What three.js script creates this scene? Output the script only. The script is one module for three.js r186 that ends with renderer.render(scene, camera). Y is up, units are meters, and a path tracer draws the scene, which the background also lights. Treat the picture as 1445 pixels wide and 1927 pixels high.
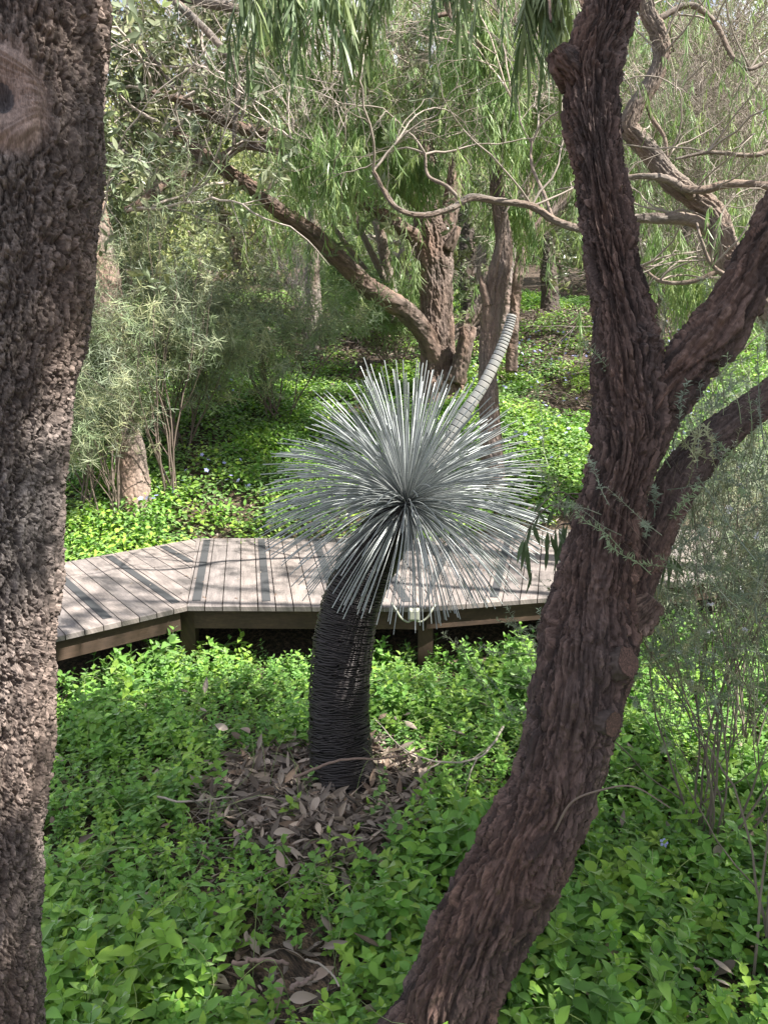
import * as THREE from 'three';
import { mergeGeometries } from 'three/addons/utils/BufferGeometryUtils.js';
import { RoundedBoxGeometry } from 'three/addons/geometries/RoundedBoxGeometry.js';
import { createNoise3D } from 'simplex-noise';

// ------------------------------------------------------------------ camera, sky, sun, exposure
const scene = new THREE.Scene();
const EYE = 2.05, F = 1500, W = 1445, H = 1927, HORIZON = 620;          // photograph's pixels
const PITCH = Math.atan((H / 2 - HORIZON) / F);
const camera = new THREE.PerspectiveCamera(2 * Math.atan(H / 2 / F) * 180 / Math.PI, 767 / 1024, 0.05, 400);
camera.position.set(0, EYE, 0);
camera.rotation.x = -PITCH;
scene.add(camera);
const renderer = new THREE.WebGLRenderer();
renderer.toneMapping = THREE.LinearToneMapping;
renderer.toneMappingExposure = 3.3;
renderer.shadowMap.enabled = true;

const SUN = new THREE.Vector3(0.72, 1.0, 0.22).normalize();
const sun = new THREE.DirectionalLight(new THREE.Color(1, 0.945, 0.86), 5);
sun.position.copy(SUN).multiplyScalar(40);
sun.castShadow = true;
sun.shadow.radius = 1;
sun.shadow.mapSize.set(4096, 4096);
Object.assign(sun.shadow.camera, { left: -25, right: 25, top: 25, bottom: -25, near: 1, far: 120 });
scene.add(sun, sun.target);

function makeSky() {                                                    // clear sky with thin bright cloud, paler towards the horizon and the sun
  const w = 512, h = 256, d = new Float32Array(w * h * 4), n3 = createNoise3D(mulberry(5));
  for (let j = 0; j < h; j++) for (let i = 0; i < w; i++) {
    const up = ((j + 0.5) / h - 0.5) * Math.PI, az = ((i + 0.5) / w - 0.5) * 2 * Math.PI;
    const x = Math.cos(az) * Math.cos(up), y = Math.sin(up), z = Math.sin(az) * Math.cos(up);
    const e = Math.max(0, y), pale = Math.exp(-e * 3.2), near = Math.pow(Math.max(0, x * SUN.x + y * SUN.y + z * SUN.z), 6);
    let r = 0.26 + 0.60 * pale, g = 0.45 + 0.50 * pale, b = 0.86 + 0.22 * pale;
    r += near * 0.7; g += near * 0.66; b += near * 0.55;
    if (y > 0.01) {
      const k = 1 / (y + 0.25);
      let c = 0; for (let o = 0, a = 0.55, f = 1.5; o < 4; o++, a *= 0.5, f *= 2.1) c += a * n3(x * k * f, z * k * f, 3.7);
      c = Math.min(1, Math.max(0, c * 1.6 + 0.62));
      r += (1.55 - r) * c * 0.85; g += (1.53 - g) * c * 0.85; b += (1.52 - b) * c * 0.85;
    }
    const o = (j * w + i) * 4; d[o] = r; d[o + 1] = g; d[o + 2] = b; d[o + 3] = 1;
  }
  const t = new THREE.DataTexture(d, w, h, THREE.RGBAFormat, THREE.FloatType);
  t.mapping = THREE.EquirectangularReflectionMapping; t.magFilter = t.minFilter = THREE.LinearFilter; t.needsUpdate = true;
  return t;
}
scene.background = makeSky();
scene.environment = scene.background;
scene.backgroundIntensity = scene.environmentIntensity = 0.33;

// ------------------------------------------------------------------ helpers
function mulberry(a) { return () => { a = (a + 0x6d2b79f5) | 0; let t = Math.imul(a ^ (a >>> 15), 1 | a); t = (t + Math.imul(t ^ (t >>> 7), 61 | t)) ^ t; return ((t ^ (t >>> 14)) >>> 0) / 4294967296; }; }
let R = mulberry(11);
const rr = (a, b) => a + (b - a) * R(), pick = (a) => a[Math.floor(R() * a.length)];
const V = (x, y, z) => new THREE.Vector3(x, y, z), n3 = createNoise3D(mulberry(77));
const clamp = THREE.MathUtils.clamp, smooth = THREE.MathUtils.smoothstep, lerp = THREE.MathUtils.lerp;
const CAM = camera.position.clone(), cp = Math.cos(PITCH), sp = Math.sin(PITCH);
function ray(x, y) { const cx = (x - W / 2) / F, cy = (H / 2 - y) / F; return V(cx, cy * cp - sp, -cp - cy * sp); }   // length 1 along the lens axis
const P = (x, y, d) => ray(x, y).multiplyScalar(d).add(CAM);
function onPlane(x, y, h) { const r = ray(x, y); return r.multiplyScalar((h - EYE) / r.y).add(CAM); }
const KNOTS = [[-20, 0], [4.4, 0], [5.2, 0.1], [6.0, 0.3], [7.0, 0.72], [9.0, 1.3], [14, 2.3], [20, 3.1], [40, 5.2], [90, 9]];
function profile(D) {
  if (D <= KNOTS[0][0]) return 0;
  for (let i = 1; i < KNOTS.length; i++) if (D < KNOTS[i][0]) { const [a, b] = KNOTS[i - 1], [c, e] = KNOTS[i]; return b + (e - b) * (D - a) / (c - a); }
  return 9;
}
const MOUND = V(-0.2, 0, -3.45);
function ground(x, z) {
  const D = -z, h = (profile(D - 0.4) + profile(D) * 2 + profile(D + 0.4)) / 4;
  const far = smooth(D, 5, 12), m = Math.hypot((x - MOUND.x) / 0.62, (z - MOUND.z) / 0.48);
  return h + n3(x * 0.35, 2, z * 0.35) * (0.03 + 0.16 * far) + n3(x * 1.7, 5, z * 1.7) * 0.025 + 0.03 * Math.exp(-m * m);
}
function G(x, y) {                                                      // where the line through a pixel meets the ground
  const r = ray(x, y); let t = 0.5, step = 0.05;
  for (; t < 120; t += step) { const p = r.clone().multiplyScalar(t).add(CAM); if (p.y < ground(p.x, p.z)) break; step = 0.02 + t * 0.004; }
  const p = r.multiplyScalar(t).add(CAM); p.y = ground(p.x, p.z); return p;
}
const counts = {};
function numbered(name) { const k = counts[name] = (counts[name] ?? -1) + 1; return k ? name + '_' + String(k).padStart(3, '0') : name; }
function tag(o, label, category, group, kind) { Object.assign(o.userData, { label, category }); if (group) o.userData.group = group; if (kind) o.userData.kind = kind; return o; }
function shadows(o) { o.castShadow = o.receiveShadow = true; return o; }
function thing(name, pos, label, category, group) { const o = new THREE.Group(); o.name = numbered(name); o.position.copy(pos); scene.add(o); if (label) tag(o, label, category, group); return o; }
function part(name, geo, mat, parent, label) {                          // geometry in world axes; the thing's base is its origin
  const g = parent && parent !== scene ? geo.translate(-parent.position.x, -parent.position.y, -parent.position.z) : geo;
  const m = shadows(new THREE.Mesh(g, mat)); m.name = parent && parent !== scene ? name : numbered(name); (parent ?? scene).add(m);
  if (label) m.userData.label = label;
  if (name === 'twigs') m.userData.kind = 'stuff';
  return m;
}
function partStuff(name, geo, mat, list, parent, tints) {               // many small copies as one object; list of Matrix4 in world axes
  const m = shadows(new THREE.InstancedMesh(geo, mat, list.length)); m.name = parent && parent !== scene ? name : numbered(name);
  const off = new THREE.Matrix4(), c = new THREE.Color();
  if (parent && parent !== scene) off.makeTranslation(-parent.position.x, -parent.position.y, -parent.position.z);
  list.forEach((k, i) => {
    m.setMatrixAt(i, k.clone().premultiply(off));
    const t = tints ? pick(tints) : [1, 1, 1], v = rr(0.78, 1.2); m.setColorAt(i, c.setRGB(t[0] * v, t[1] * v, t[2] * v));
  });
  m.userData.kind = 'stuff'; (parent ?? scene).add(m); return m;
}
const Q = new THREE.Quaternion(), UP = V(0, 1, 0);
function mat4(pos, quat, s) { return new THREE.Matrix4().compose(pos, quat, typeof s === 'number' ? V(s, s, s) : s); }
function yawTilt(yaw, tilt, dirYaw = R() * 6.283) { const q = new THREE.Quaternion().setFromAxisAngle(V(Math.cos(dirYaw), 0, Math.sin(dirYaw)), tilt); return q.multiply(new THREE.Quaternion().setFromAxisAngle(UP, yaw)); }
function along(dir, roll = R() * 6.283) { return new THREE.Quaternion().setFromUnitVectors(UP, dir).multiply(new THREE.Quaternion().setFromAxisAngle(UP, roll)); }
const std = (rgb, roughness = 0.9, more = {}) => new THREE.MeshStandardMaterial({ color: new THREE.Color().setRGB(...rgb), roughness, ...more });
const leafMat = (rgb, transmission = 0.4, more = {}) => new THREE.MeshPhysicalMaterial({ color: new THREE.Color().setRGB(...rgb), roughness: 0.85, transmission, thickness: 0, side: THREE.DoubleSide, ...more });

// Triangles collected into one geometry
class Mesher {
  constructor() { this.p = []; this.i = []; }
  leaf(M, len, wid, { seg = 3, fold = 0.2, bend = 0.3, shape = (t) => Math.sin(Math.PI * Math.pow(t, 0.8)) } = {}) {   // along +y of M, face towards +z
    const b = this.p.length / 3, v = V(0, 0, 0);
    for (let k = 0; k <= seg; k++) {
      const t = k / seg, w = k === seg ? 0 : Math.max(0.06, shape(t)) * wid / 2, y = len * t, z = -bend * len * t * t;
      for (const s of [-1, 0, 1]) { v.set(s * w, y * (1 - 0.12 * bend * t), z + (s ? fold * w : 0)).applyMatrix4(M); this.p.push(v.x, v.y, v.z); }
    }
    for (let k = 0; k < seg; k++) for (let s = 0; s < 2; s++) {
      const a = b + k * 3 + s; this.i.push(a, a + 1, a + 3); if (k < seg - 1) this.i.push(a + 1, a + 4, a + 3); else if (s === 0) this.i.push(a + 1, a + 4, a + 3);
    }
  }
  ribbon(M, len, wid, bend = 0.2, seg = 3) {
    const b = this.p.length / 3, v = V(0, 0, 0);
    for (let k = 0; k <= seg; k++) {
      const t = k / seg, w = wid / 2 * (k === 0 ? 0.5 : k === seg ? 0.12 : 1), y = len * t * (1 - 0.15 * bend * t), z = -bend * len * t * t;
      for (const s of [-1, 1]) { v.set(s * w, y, z).applyMatrix4(M); this.p.push(v.x, v.y, v.z); }
    }
    for (let k = 0; k < seg; k++) { const a = b + k * 2; this.i.push(a, a + 1, a + 2, a + 1, a + 3, a + 2); }
  }
  tube(pts, radii, n = 4) {
    const b = this.p.length / 3; let ref = V(0.31, 0.2, 0.93);
    for (let k = 0; k < pts.length; k++) {
      const T = V(0, 0, 0).subVectors(pts[Math.min(k + 1, pts.length - 1)], pts[Math.max(k - 1, 0)]).normalize();
      const N = ref.clone().addScaledVector(T, -ref.dot(T)); if (N.lengthSq() < 1e-4) N.set(T.y, -T.x, T.z * 0.1); N.normalize(); ref = N;
      const B = V(0, 0, 0).crossVectors(T, N);
      for (let j = 0; j < n; j++) { const a = j / n * 6.28319, c = Math.cos(a) * radii[k], s = Math.sin(a) * radii[k]; this.p.push(pts[k].x + N.x * c + B.x * s, pts[k].y + N.y * c + B.y * s, pts[k].z + N.z * c + B.z * s); }
    }
    for (let k = 0; k < pts.length - 1; k++) for (let j = 0; j < n; j++) { const a = b + k * n + j, c = b + k * n + (j + 1) % n; this.i.push(a, c, a + n, c, c + n, a + n); }
    for (let j = 1; j < n - 1; j++) { const e = b + (pts.length - 1) * n; this.i.push(e, e + j, e + j + 1, b, b + j + 1, b + j); }
  }
  geometry() {
    const g = new THREE.BufferGeometry(); g.setAttribute('position', new THREE.Float32BufferAttribute(this.p, 3)); g.setIndex(this.i); g.computeVertexNormals(); return g;
  }
}
function curve(pts, n) { const c = new THREE.CatmullRomCurve3(pts, false, 'centripetal'); return c.getPoints(n); }
const taper = (a, b, n) => Array.from({ length: n }, (_, i) => lerp(a, b, i / (n - 1)));
function frameOf(y, z) { const Y = y.clone().normalize(), Z = z.clone().addScaledVector(Y, -z.dot(Y)); if (Z.lengthSq() < 1e-5) Z.set(Y.y, -Y.x, Y.z * 0.3); Z.normalize(); return new THREE.Matrix4().makeBasis(V(0, 0, 0).crossVectors(Y, Z), Y, Z); }
function leafAt(pos, dir, face) { return frameOf(dir, face).setPosition(pos); }

// A trunk or limb with bark in relief. path: [{p, r}]; the seam and the coarse part of the mesh lie on the side away from where it is mostly seen.
function worley(x, y, z) {
  const ix = Math.floor(x), iy = Math.floor(y), iz = Math.floor(z); let f1 = 9, f2 = 9, id = 0;
  for (let a = -1; a < 2; a++) for (let b = -1; b < 2; b++) for (let c = -1; c < 2; c++) {
    const X = ix + a, Y = iy + b, Z = iz + c; let h = Math.imul(X, 374761393) ^ Math.imul(Y, 668265263) ^ Math.imul(Z, 1274126177); h = Math.imul(h ^ (h >>> 13), 1274126177); h ^= h >>> 16;
    const dx = X + (h & 1023) / 1023 - x, dy = Y + ((h >>> 10) & 1023) / 1023 - y, dz = Z + ((h >>> 20) & 1023) / 1023 - z, d = Math.sqrt(dx * dx + dy * dy + dz * dz);
    if (d < f1) { f2 = f1; f1 = d; id = h; } else if (d < f2) f2 = d;
  }
  return [f1, f2, ((id >>> 7) & 255) / 255];
}
function fibrous(depth, scale = 1, spiral = 0, fine = false) {           // long overlapping strips with grooves between, running along the stem
  return (x, s, z) => {
    const a = spiral * s, X0 = x * Math.cos(a) - z * Math.sin(a), Z0 = x * Math.sin(a) + z * Math.cos(a), w = n3(X0 * 7, s * 3, Z0 * 7) * 0.016 / scale, w2 = n3(X0 * 26 * scale, s * 11 * scale, Z0 * 26 * scale) * 0.006 / scale;
    const X = (X0 + w + w2) * scale, Z = (Z0 - w + w2) * scale, S = s * scale;
    const broad = Math.min(1, Math.abs(n3(X * 15, S * 1.7, Z * 15)) * 2.4), [f1, f2, id] = worley(X * 58, S * 6.5, Z * 58), strip = smooth(f2 - f1, 0.0, 0.3);
    let h = 0.36 * broad + strip * (0.16 + 0.30 * id), tone = (id - 0.5) * 1.0 + n3(X0 * 9, s * 2.5, Z0 * 9) * 0.35;
    if (fine) { const [e1, e2, jd] = worley(X * 130 + 5, S * 17, Z * 130), fs = smooth(e2 - e1, 0.0, 0.32); h += 0.2 * strip * fs * (0.35 + jd) + 0.05 * n3(X * 90, S * 70, Z * 90); tone += (jd - 0.5) * 0.7 + 1.1 * jd * jd * jd * jd * jd - 0.15; } else h += 0.1 * Math.abs(n3(X * 95, S * 9, Z * 95));
    return [depth * h, tone];
  };
}
function plated(depth, cell) {                                          // craggy plates between upright fissures
  return (x, s, z) => {
    const k = 1 / cell, w = n3(x * 16, s * 9, z * 16) * 0.55 + n3(x * 50, s * 30, z * 50) * 0.28;
    const [f1, f2, id] = worley(x * k + w, s * k * 0.3 + w * 0.4, z * k - w), [e1, e2, jd] = worley(x * k * 2 + w * 1.5, s * k * 0.85 - w, z * k * 2 + 7), rough = n3(x * 170, s * 130, z * 170);
    const fis = Math.min(1, Math.abs(n3((x + w * 0.01) * 26, s * 5, (z - w * 0.01) * 26)) * 3.2), g = smooth(f2 - f1, 0.01, 0.14), h = smooth(e2 - e1, 0.01, 0.16);
    return [depth * (0.46 * fis + g * (0.2 + 0.2 * id) + 0.17 * g * h * (0.2 + jd) + 0.05 * rough * h), -0.55 + id * 0.3 + 1.5 * jd * jd * jd + rough * 0.35];
  };
}
function limb(path, { cell = 0.012, bark, lo = [0.1, 0.075, 0.065], hi = [0.25, 0.19, 0.165], bumps = [], cap = true, back = 0.35 }) {
  const c = new THREE.CatmullRomCurve3(path.map((k) => k.p), false, 'centripetal'), len = c.getLength(), rMax = Math.max(...path.map((k) => k.r));
  const rows = Math.max(4, Math.min(1200, Math.round(len / cell))), around = 6.28319 * rMax / cell, nf = Math.max(5, Math.round(around * 0.58)), nb = Math.max(4, Math.round(around * 0.42 * back)), n = nf + nb;
  const TH = []; for (let j = 0; j < nf; j++) TH.push(-1.82 + 3.64 * j / nf); for (let j = 0; j < nb; j++) TH.push(1.82 + (6.28319 - 3.64) * j / nb);
  const pos = new Float32Array((rows + 1) * n * 3 + 6), col = new Float32Array((rows + 1) * n * 3 + 6), uvs = new Float32Array((rows + 1) * n * 2 + 4), seg = path.length - 1;
  const B = bumps.map((b) => b.p);
  let s = 0, prev = null;
  for (let i = 0; i <= rows; i++) {
    const u = i / rows, p = c.getPoint(u), T = c.getTangent(u), k = Math.min(seg - 1, Math.floor(u * seg)), f = u * seg - k, ff = f * f * (3 - 2 * f), r = lerp(path[k].r, path[k + 1].r, ff);
    if (prev) s += p.distanceTo(prev); prev = p;
    const N = CAM.clone().sub(p); N.addScaledVector(T, -N.dot(T)).normalize(); const Bn = V(0, 0, 0).crossVectors(T, N);
    for (let j = 0; j < n; j++) {
      const a = TH[j], ca = Math.cos(a), sa = Math.sin(a), R0 = rMax;
      let [d, tone] = bark(ca * R0, s, sa * R0, a), wob = n3(p.x * 3 + ca, p.y * 3, p.z * 3 + sa) * r * 0.07, o = (j + i * n) * 3;
      let x = p.x + (N.x * ca + Bn.x * sa) * r, y = p.y + (N.y * ca + Bn.y * sa) * r, z = p.z + (N.z * ca + Bn.z * sa) * r, add = 0, mix = 0, ring = null;
      for (let q = 0; q < B.length; q++) {
        const b = bumps[q], dx = x - B[q].x, dy = y - B[q].y, dz = z - B[q].z, D = Math.sqrt(dx * dx + dy * dy + dz * dz);
        if (D > b.r * 2.4) continue;
        if (b.hole) {
          const e = Math.sqrt(dx * dx + dz * dz * 1.0 + (dy * 0.78) * (dy * 0.78)) / b.r;
          const rim = Math.exp(-Math.pow((e - 0.74) / 0.24, 2)), hole = 1 - smooth(e, 0.3, 0.5), an = Math.atan2(dy, dx + dz);
          add += b.h * rim * (1 + 0.12 * n3(an * 3, e * 2, 1)) - b.depth * hole + 0.0045 * rim * n3(Math.cos(an) * 15, e * 2.2, Math.sin(an) * 15); mix = Math.max(mix, 1 - smooth(e, 0.85, 1.2)); ring = e < 1.2 ? (e < 0.46 ? 0 : 1) : ring;
        } else {
          const g = Math.exp(-(D / b.r) * (D / b.r)), lump = n3(x * 42, y * 42, z * 42) * 0.55 + Math.abs(n3(x * 90, y * 90, z * 90)) * 0.5;
          add += b.h * g * (0.7 + lump * 0.8 + 0.16 * Math.sin(D * 190 + n3(x * 25, y * 25, z * 25) * 7)); mix = Math.max(mix, g * 0.5);
        }
      }
      d = d * (1 - mix) + add + wob;
      pos[o] = x + (N.x * ca + Bn.x * sa) * d; pos[o + 1] = y + (N.y * ca + Bn.y * sa) * d; pos[o + 2] = z + (N.z * ca + Bn.z * sa) * d;
      uvs[(j + i * n) * 2] = a * rMax / 0.22; uvs[(j + i * n) * 2 + 1] = s / 0.44;
      let t = clamp(0.5 + tone * 0.55, 0, 1), red = n3(p.x * 2.2 + ca * 0.5, p.y * 1.6, sa * 0.5) * 0.12;
      for (let q = 0; q < 3; q++) col[o + q] = lerp(lo[q], hi[q], t) * (1 + red * (q === 0 ? 0.8 : q === 2 ? -0.6 : 0));
      if (ring !== null && mix > 0.02) for (let q = 0; q < 3; q++) col[o + q] = lerp(col[o + q], (ring ? [0.3, 0.222, 0.192] : [0.13, 0.115, 0.12])[q] * (1 + tone * 0.18), mix);
    }
  }
  const idx = [];
  for (let i = 0; i < rows; i++) for (let j = 0; j < n; j++) { const a = i * n + j, b = i * n + (j + 1) % n; idx.push(a, b, a + n, b, b + n, a + n); }
  const e = (rows + 1) * n, p0 = c.getPoint(0), p1 = c.getPoint(1);
  pos.set([p0.x, p0.y, p0.z, p1.x, p1.y, p1.z], e * 3); for (let q = 0; q < 3; q++) { col[e * 3 + q] = col[e * 3 + 3 + q] = hi[q]; }
  if (cap) for (let j = 0; j < n; j++) { idx.push(e, (j + 1) % n, j); idx.push(e + 1, rows * n + j, rows * n + (j + 1) % n); }
  const g = new THREE.BufferGeometry(); g.setAttribute('position', new THREE.BufferAttribute(pos, 3)); g.setAttribute('color', new THREE.BufferAttribute(col, 3)); g.setAttribute('uv', new THREE.BufferAttribute(uvs, 2)); g.setIndex(idx); g.computeVertexNormals(); return g;
}
const slim = (list, k) => list.map(([x, y, d, w]) => [x, y, d, w * k]);
const pathOf = (list, d = null) => list.map(([x, y, a, b]) => { const D = d ?? a, w = d !== null ? a : b; return { p: P(x, y, D), r: w / 2 / F * D }; });
function tileNoise(n, f) { const d = new Uint8Array(n * n * 4); for (let y = 0; y < n; y++) for (let x = 0; x < n; x++) { const t = clamp(f(x / n, y / n), 0, 1) * 255, o = (y * n + x) * 4; d[o] = d[o + 1] = d[o + 2] = t; d[o + 3] = 255; } const t = new THREE.DataTexture(d, n, n); t.wrapS = t.wrapT = THREE.RepeatWrapping; t.magFilter = THREE.LinearFilter; t.needsUpdate = true; return t; }
const around = (k, r) => (u, v, q) => n3(Math.cos(u * 6.28319) * k + q, Math.sin(u * 6.28319) * k, Math.cos(v * 6.28319) * r) * 0.7 + n3(Math.cos(u * 6.28319) * k, Math.sin(u * 6.28319) * k + q, Math.sin(v * 6.28319) * r + 9) * 0.7;
const fa = around(7, 1.2), fb = around(16, 2.4), fc = around(3, 1.5), ga = around(9, 8), gb = around(4, 5);
const fibreTex = tileNoise(512, (u, v) => { const w = u + 0.02 * fc(u, v, 3); return 0.74 + 0.2 * (Math.min(1, Math.abs(fa(w, v, 1)) * 2.5) - 0.6) + 0.2 * (Math.min(1, Math.abs(fb(w, v, 5)) * 2.2) - 0.5) + 0.12 * fb(u, v * 3, 8); });
const flakeTex = tileNoise(512, (u, v) => 0.72 + 0.25 * (Math.min(1, Math.abs(ga(u, v, 1)) * 2.4) - 0.5) + 0.16 * gb(u, v, 3) + 0.14 * ga(u, v, 6));
const barkMat = new THREE.MeshStandardMaterial({ vertexColors: true, roughness: 0.95, map: fibreTex, bumpMap: fibreTex, bumpScale: 0.004 });
const plateMat = new THREE.MeshStandardMaterial({ vertexColors: true, roughness: 0.95, map: flakeTex, bumpMap: flakeTex, bumpScale: 0.003 });

// Branching twigs: out.lines gets {pts, r0, r1}, out.tips gets {p, d}
function grow(p, d, len, r, level, o, out) {
  const n = 6, pts = [p.clone()], dir = d.clone().normalize(); let q = p.clone();
  for (let k = 0; k < n; k++) {
    dir.add(V(rr(-1, 1), rr(-1, 1), rr(-1, 1)).multiplyScalar(o.wiggle)).addScaledVector(UP, (level === 0 ? o.droop ?? 0 : o.lift ?? 0) * 0.12).normalize();
    q = q.clone().addScaledVector(dir, len / n); pts.push(q);
  }
  out.lines.push({ pts, r0: r, r1: level ? r * 0.55 : r * 0.3 });
  if (level === 0) { out.tips.push({ p: q, d: dir.clone() }); if (o.side) for (let k = 1; k < o.side + 1; k++) { const a = pts[Math.floor(k / (o.side + 1) * n)]; out.tips.push({ p: a, d: V(rr(-1, 1), rr(-0.3, 0.9), rr(-1, 1)).add(dir).normalize() }); } return; }
  const kids = o.kids[level - 1];
  for (let k = 0; k < kids; k++) {
    const t = k === 0 ? 1 : rr(0.3, 0.98), at = pts[Math.min(n, Math.max(1, Math.round(t * n)))], side = V(rr(-1, 1), rr(-1, 1), rr(-1, 1)); side.addScaledVector(dir, -side.dot(dir)).normalize();
    const nd = dir.clone().addScaledVector(side, k === 0 ? o.spread * 0.4 : o.spread * rr(0.6, 1.3)).normalize();
    grow(at, nd, len * rr(0.55, 0.85), r * (k === 0 ? 0.6 : rr(0.35, 0.55)), level - 1, o, out);
  }
}
function lineGeo(lines, n = 4, min = 0) { const m = new Mesher(); for (const l of lines) if (l.r0 >= min) m.tube(l.pts, taper(l.r0, l.r1, l.pts.length), l.r0 > 0.02 ? n + 2 : l.r0 < 0.004 ? 3 : n); return m.geometry(); }

// ------------------------------------------------------------------ the setting
const SOIL = (() => {
  const w = 512, d = new Uint8Array(w * w * 4);
  const f = (x, y, k) => { const a = x / w * 6.28319, b = y / w * 6.28319; return n3(Math.cos(a) * k + Math.cos(b) * k * 0.7, Math.sin(a) * k + 3, Math.sin(b) * k); };
  for (let y = 0; y < w; y++) for (let x = 0; x < w; x++) { const t = 0.55 + 0.25 * f(x, y, 6) + 0.3 * f(x, y, 22) + 0.25 * f(x, y, 60), o = (y * w + x) * 4; d[o] = clamp(t * 125, 0, 255); d[o + 1] = clamp(t * 104, 0, 255); d[o + 2] = clamp(t * 86, 0, 255); d[o + 3] = 255; }
  const t = new THREE.DataTexture(d, w, w); t.colorSpace = THREE.SRGBColorSpace; t.wrapS = t.wrapT = THREE.RepeatWrapping; t.magFilter = THREE.LinearFilter; t.needsUpdate = true; return t;
})();
{
  const xs = [], zs = [];
  for (let i = -110; i <= 110; i++) xs.push(Math.sign(i) * (Math.abs(i) * 0.08 + Math.pow(Math.abs(i) / 110, 4) * 90));
  for (let i = 0; i <= 300; i++) { const t = i / 300; zs.push(3 - t * 18 - Math.pow(t, 5) * 80 + (i === 0 ? 30 : 0)); }
  const pos = [], uv = [], idx = [], n = xs.length;
  for (const z of zs) for (const x of xs) { pos.push(x, ground(x, z), z); uv.push(x / 1.3, z / 1.3); }
  for (let j = 0; j < zs.length - 1; j++) for (let i = 0; i < n - 1; i++) { const a = j * n + i; idx.push(a, a + 1, a + n, a + 1, a + n + 1, a + n); }
  const g = new THREE.BufferGeometry(); g.setAttribute('position', new THREE.Float32BufferAttribute(pos, 3)); g.setAttribute('uv', new THREE.Float32BufferAttribute(uv, 2)); g.setIndex(idx); g.computeVertexNormals();
  const m = part('ground', g, new THREE.MeshStandardMaterial({ map: SOIL, roughness: 1, side: THREE.DoubleSide }), scene);
  tag(m, 'dark forest soil that rises to a low bank behind the boardwalk', 'ground', null, 'structure');
}

// ------------------------------------------------------------------ boardwalk
const DECK = 0.45, deckQuads = [];
const WOOD = [0, 1, 2, 3].map((seed) => {                                // weathered boards: long grain with knots and stains
  const w = 256, h = 1024, d = new Uint8Array(w * h * 4), q = seed * 17.3;
  for (let y = 0; y < h; y++) for (let x = 0; x < w; x++) {
    const X = x / w, Y = y / h, wv = n3(X * 2, Y * 3 + q, 1) * 0.25, g = n3(X * 22 + wv * 6, Y * 5 + q, 2), g2 = n3(X * 75 + wv * 12, Y * 14 + q, 4), b = n3(X * 2.2, Y * 5 + q, 8), c = n3(X * 9, Y * 30 + q, 6);
    const t = 0.86 + 0.05 * g + 0.07 * g2 + 0.10 * b + 0.05 * c - (n3(X * 30, Y * 60, q) > 0.82 ? 0.2 : 0), o = (y * w + x) * 4;
    d[o] = clamp(t * (135 + seed * 5), 0, 255); d[o + 1] = clamp(t * (127 + seed * 4), 0, 255); d[o + 2] = clamp(t * (124 + seed * 3), 0, 255); d[o + 3] = 255;
  }
  const t = new THREE.DataTexture(d, w, h); t.colorSpace = THREE.SRGBColorSpace; t.wrapS = t.wrapT = THREE.RepeatWrapping; t.magFilter = THREE.LinearFilter; t.needsUpdate = true; return t;
});
const woodMats = WOOD.map((t) => new THREE.MeshStandardMaterial({ map: t, bumpMap: t, bumpScale: 0.002, roughness: 0.85 }));
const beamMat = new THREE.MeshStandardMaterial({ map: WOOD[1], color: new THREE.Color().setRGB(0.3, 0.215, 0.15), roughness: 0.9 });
const gripMat = std([0.045, 0.047, 0.05], 0.95);
function clip(poly, nx, nz, d) { const o = []; for (let i = 0; i < poly.length; i++) { const a = poly[i], b = poly[(i + 1) % poly.length], fa = a.x * nx + a.z * nz - d, fb = b.x * nx + b.z * nz - d; if (fa >= 0) o.push(a); if (fa * fb < 0) o.push(a.clone().lerp(b, fa / (fa - fb))); } return o; }
function prism(poly, top, bottom, u, v, bevel = 0.004) {                // polygon in x,z with a chamfered upper edge; u, v: unit vectors for the grain
  const c = poly.reduce((s, p) => s.add(p), V(0, 0, 0)).divideScalar(poly.length), pos = [], uv = [], idx = [];
  const ring = (y, inset) => poly.map((p) => { const q = p.clone().sub(c), l = Math.hypot(q.x, q.z); return V(c.x + q.x * (1 - inset / Math.max(l, 0.02)), y, c.z + q.z * (1 - inset / Math.max(l, 0.02))); });
  const rings = [ring(bottom, 0), ring(top - bevel, 0), ring(top, bevel * 1.4)], n = poly.length, o = V(rr(0, 3), 0, rr(0, 3));
  const put = (p) => { pos.push(p.x, p.y, p.z); const q = p.clone().add(o); uv.push((q.x * u.x + q.z * u.z) / 0.14 * 0.9 + p.y * 3, (q.x * v.x + q.z * v.z) / 1.2); return pos.length / 3 - 1; };
  for (let k = 0; k < 2; k++) for (let i = 0; i < n; i++) { const a = put(rings[k][i]), b = put(rings[k][(i + 1) % n]), e = put(rings[k + 1][i]), f = put(rings[k + 1][(i + 1) % n]); idx.push(a, b, e, b, f, e); }
  const t = rings[2].map(put), b = rings[0].map(put); for (let i = 1; i < n - 1; i++) { idx.push(t[0], t[i], t[i + 1]); idx.push(b[0], b[i + 1], b[i]); }
  const g = new THREE.BufferGeometry(); g.setAttribute('position', new THREE.Float32BufferAttribute(pos, 3)); g.setAttribute('uv', new THREE.Float32BufferAttribute(uv, 2)); g.setIndex(idx); g.computeVertexNormals(); return g;
}
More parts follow.
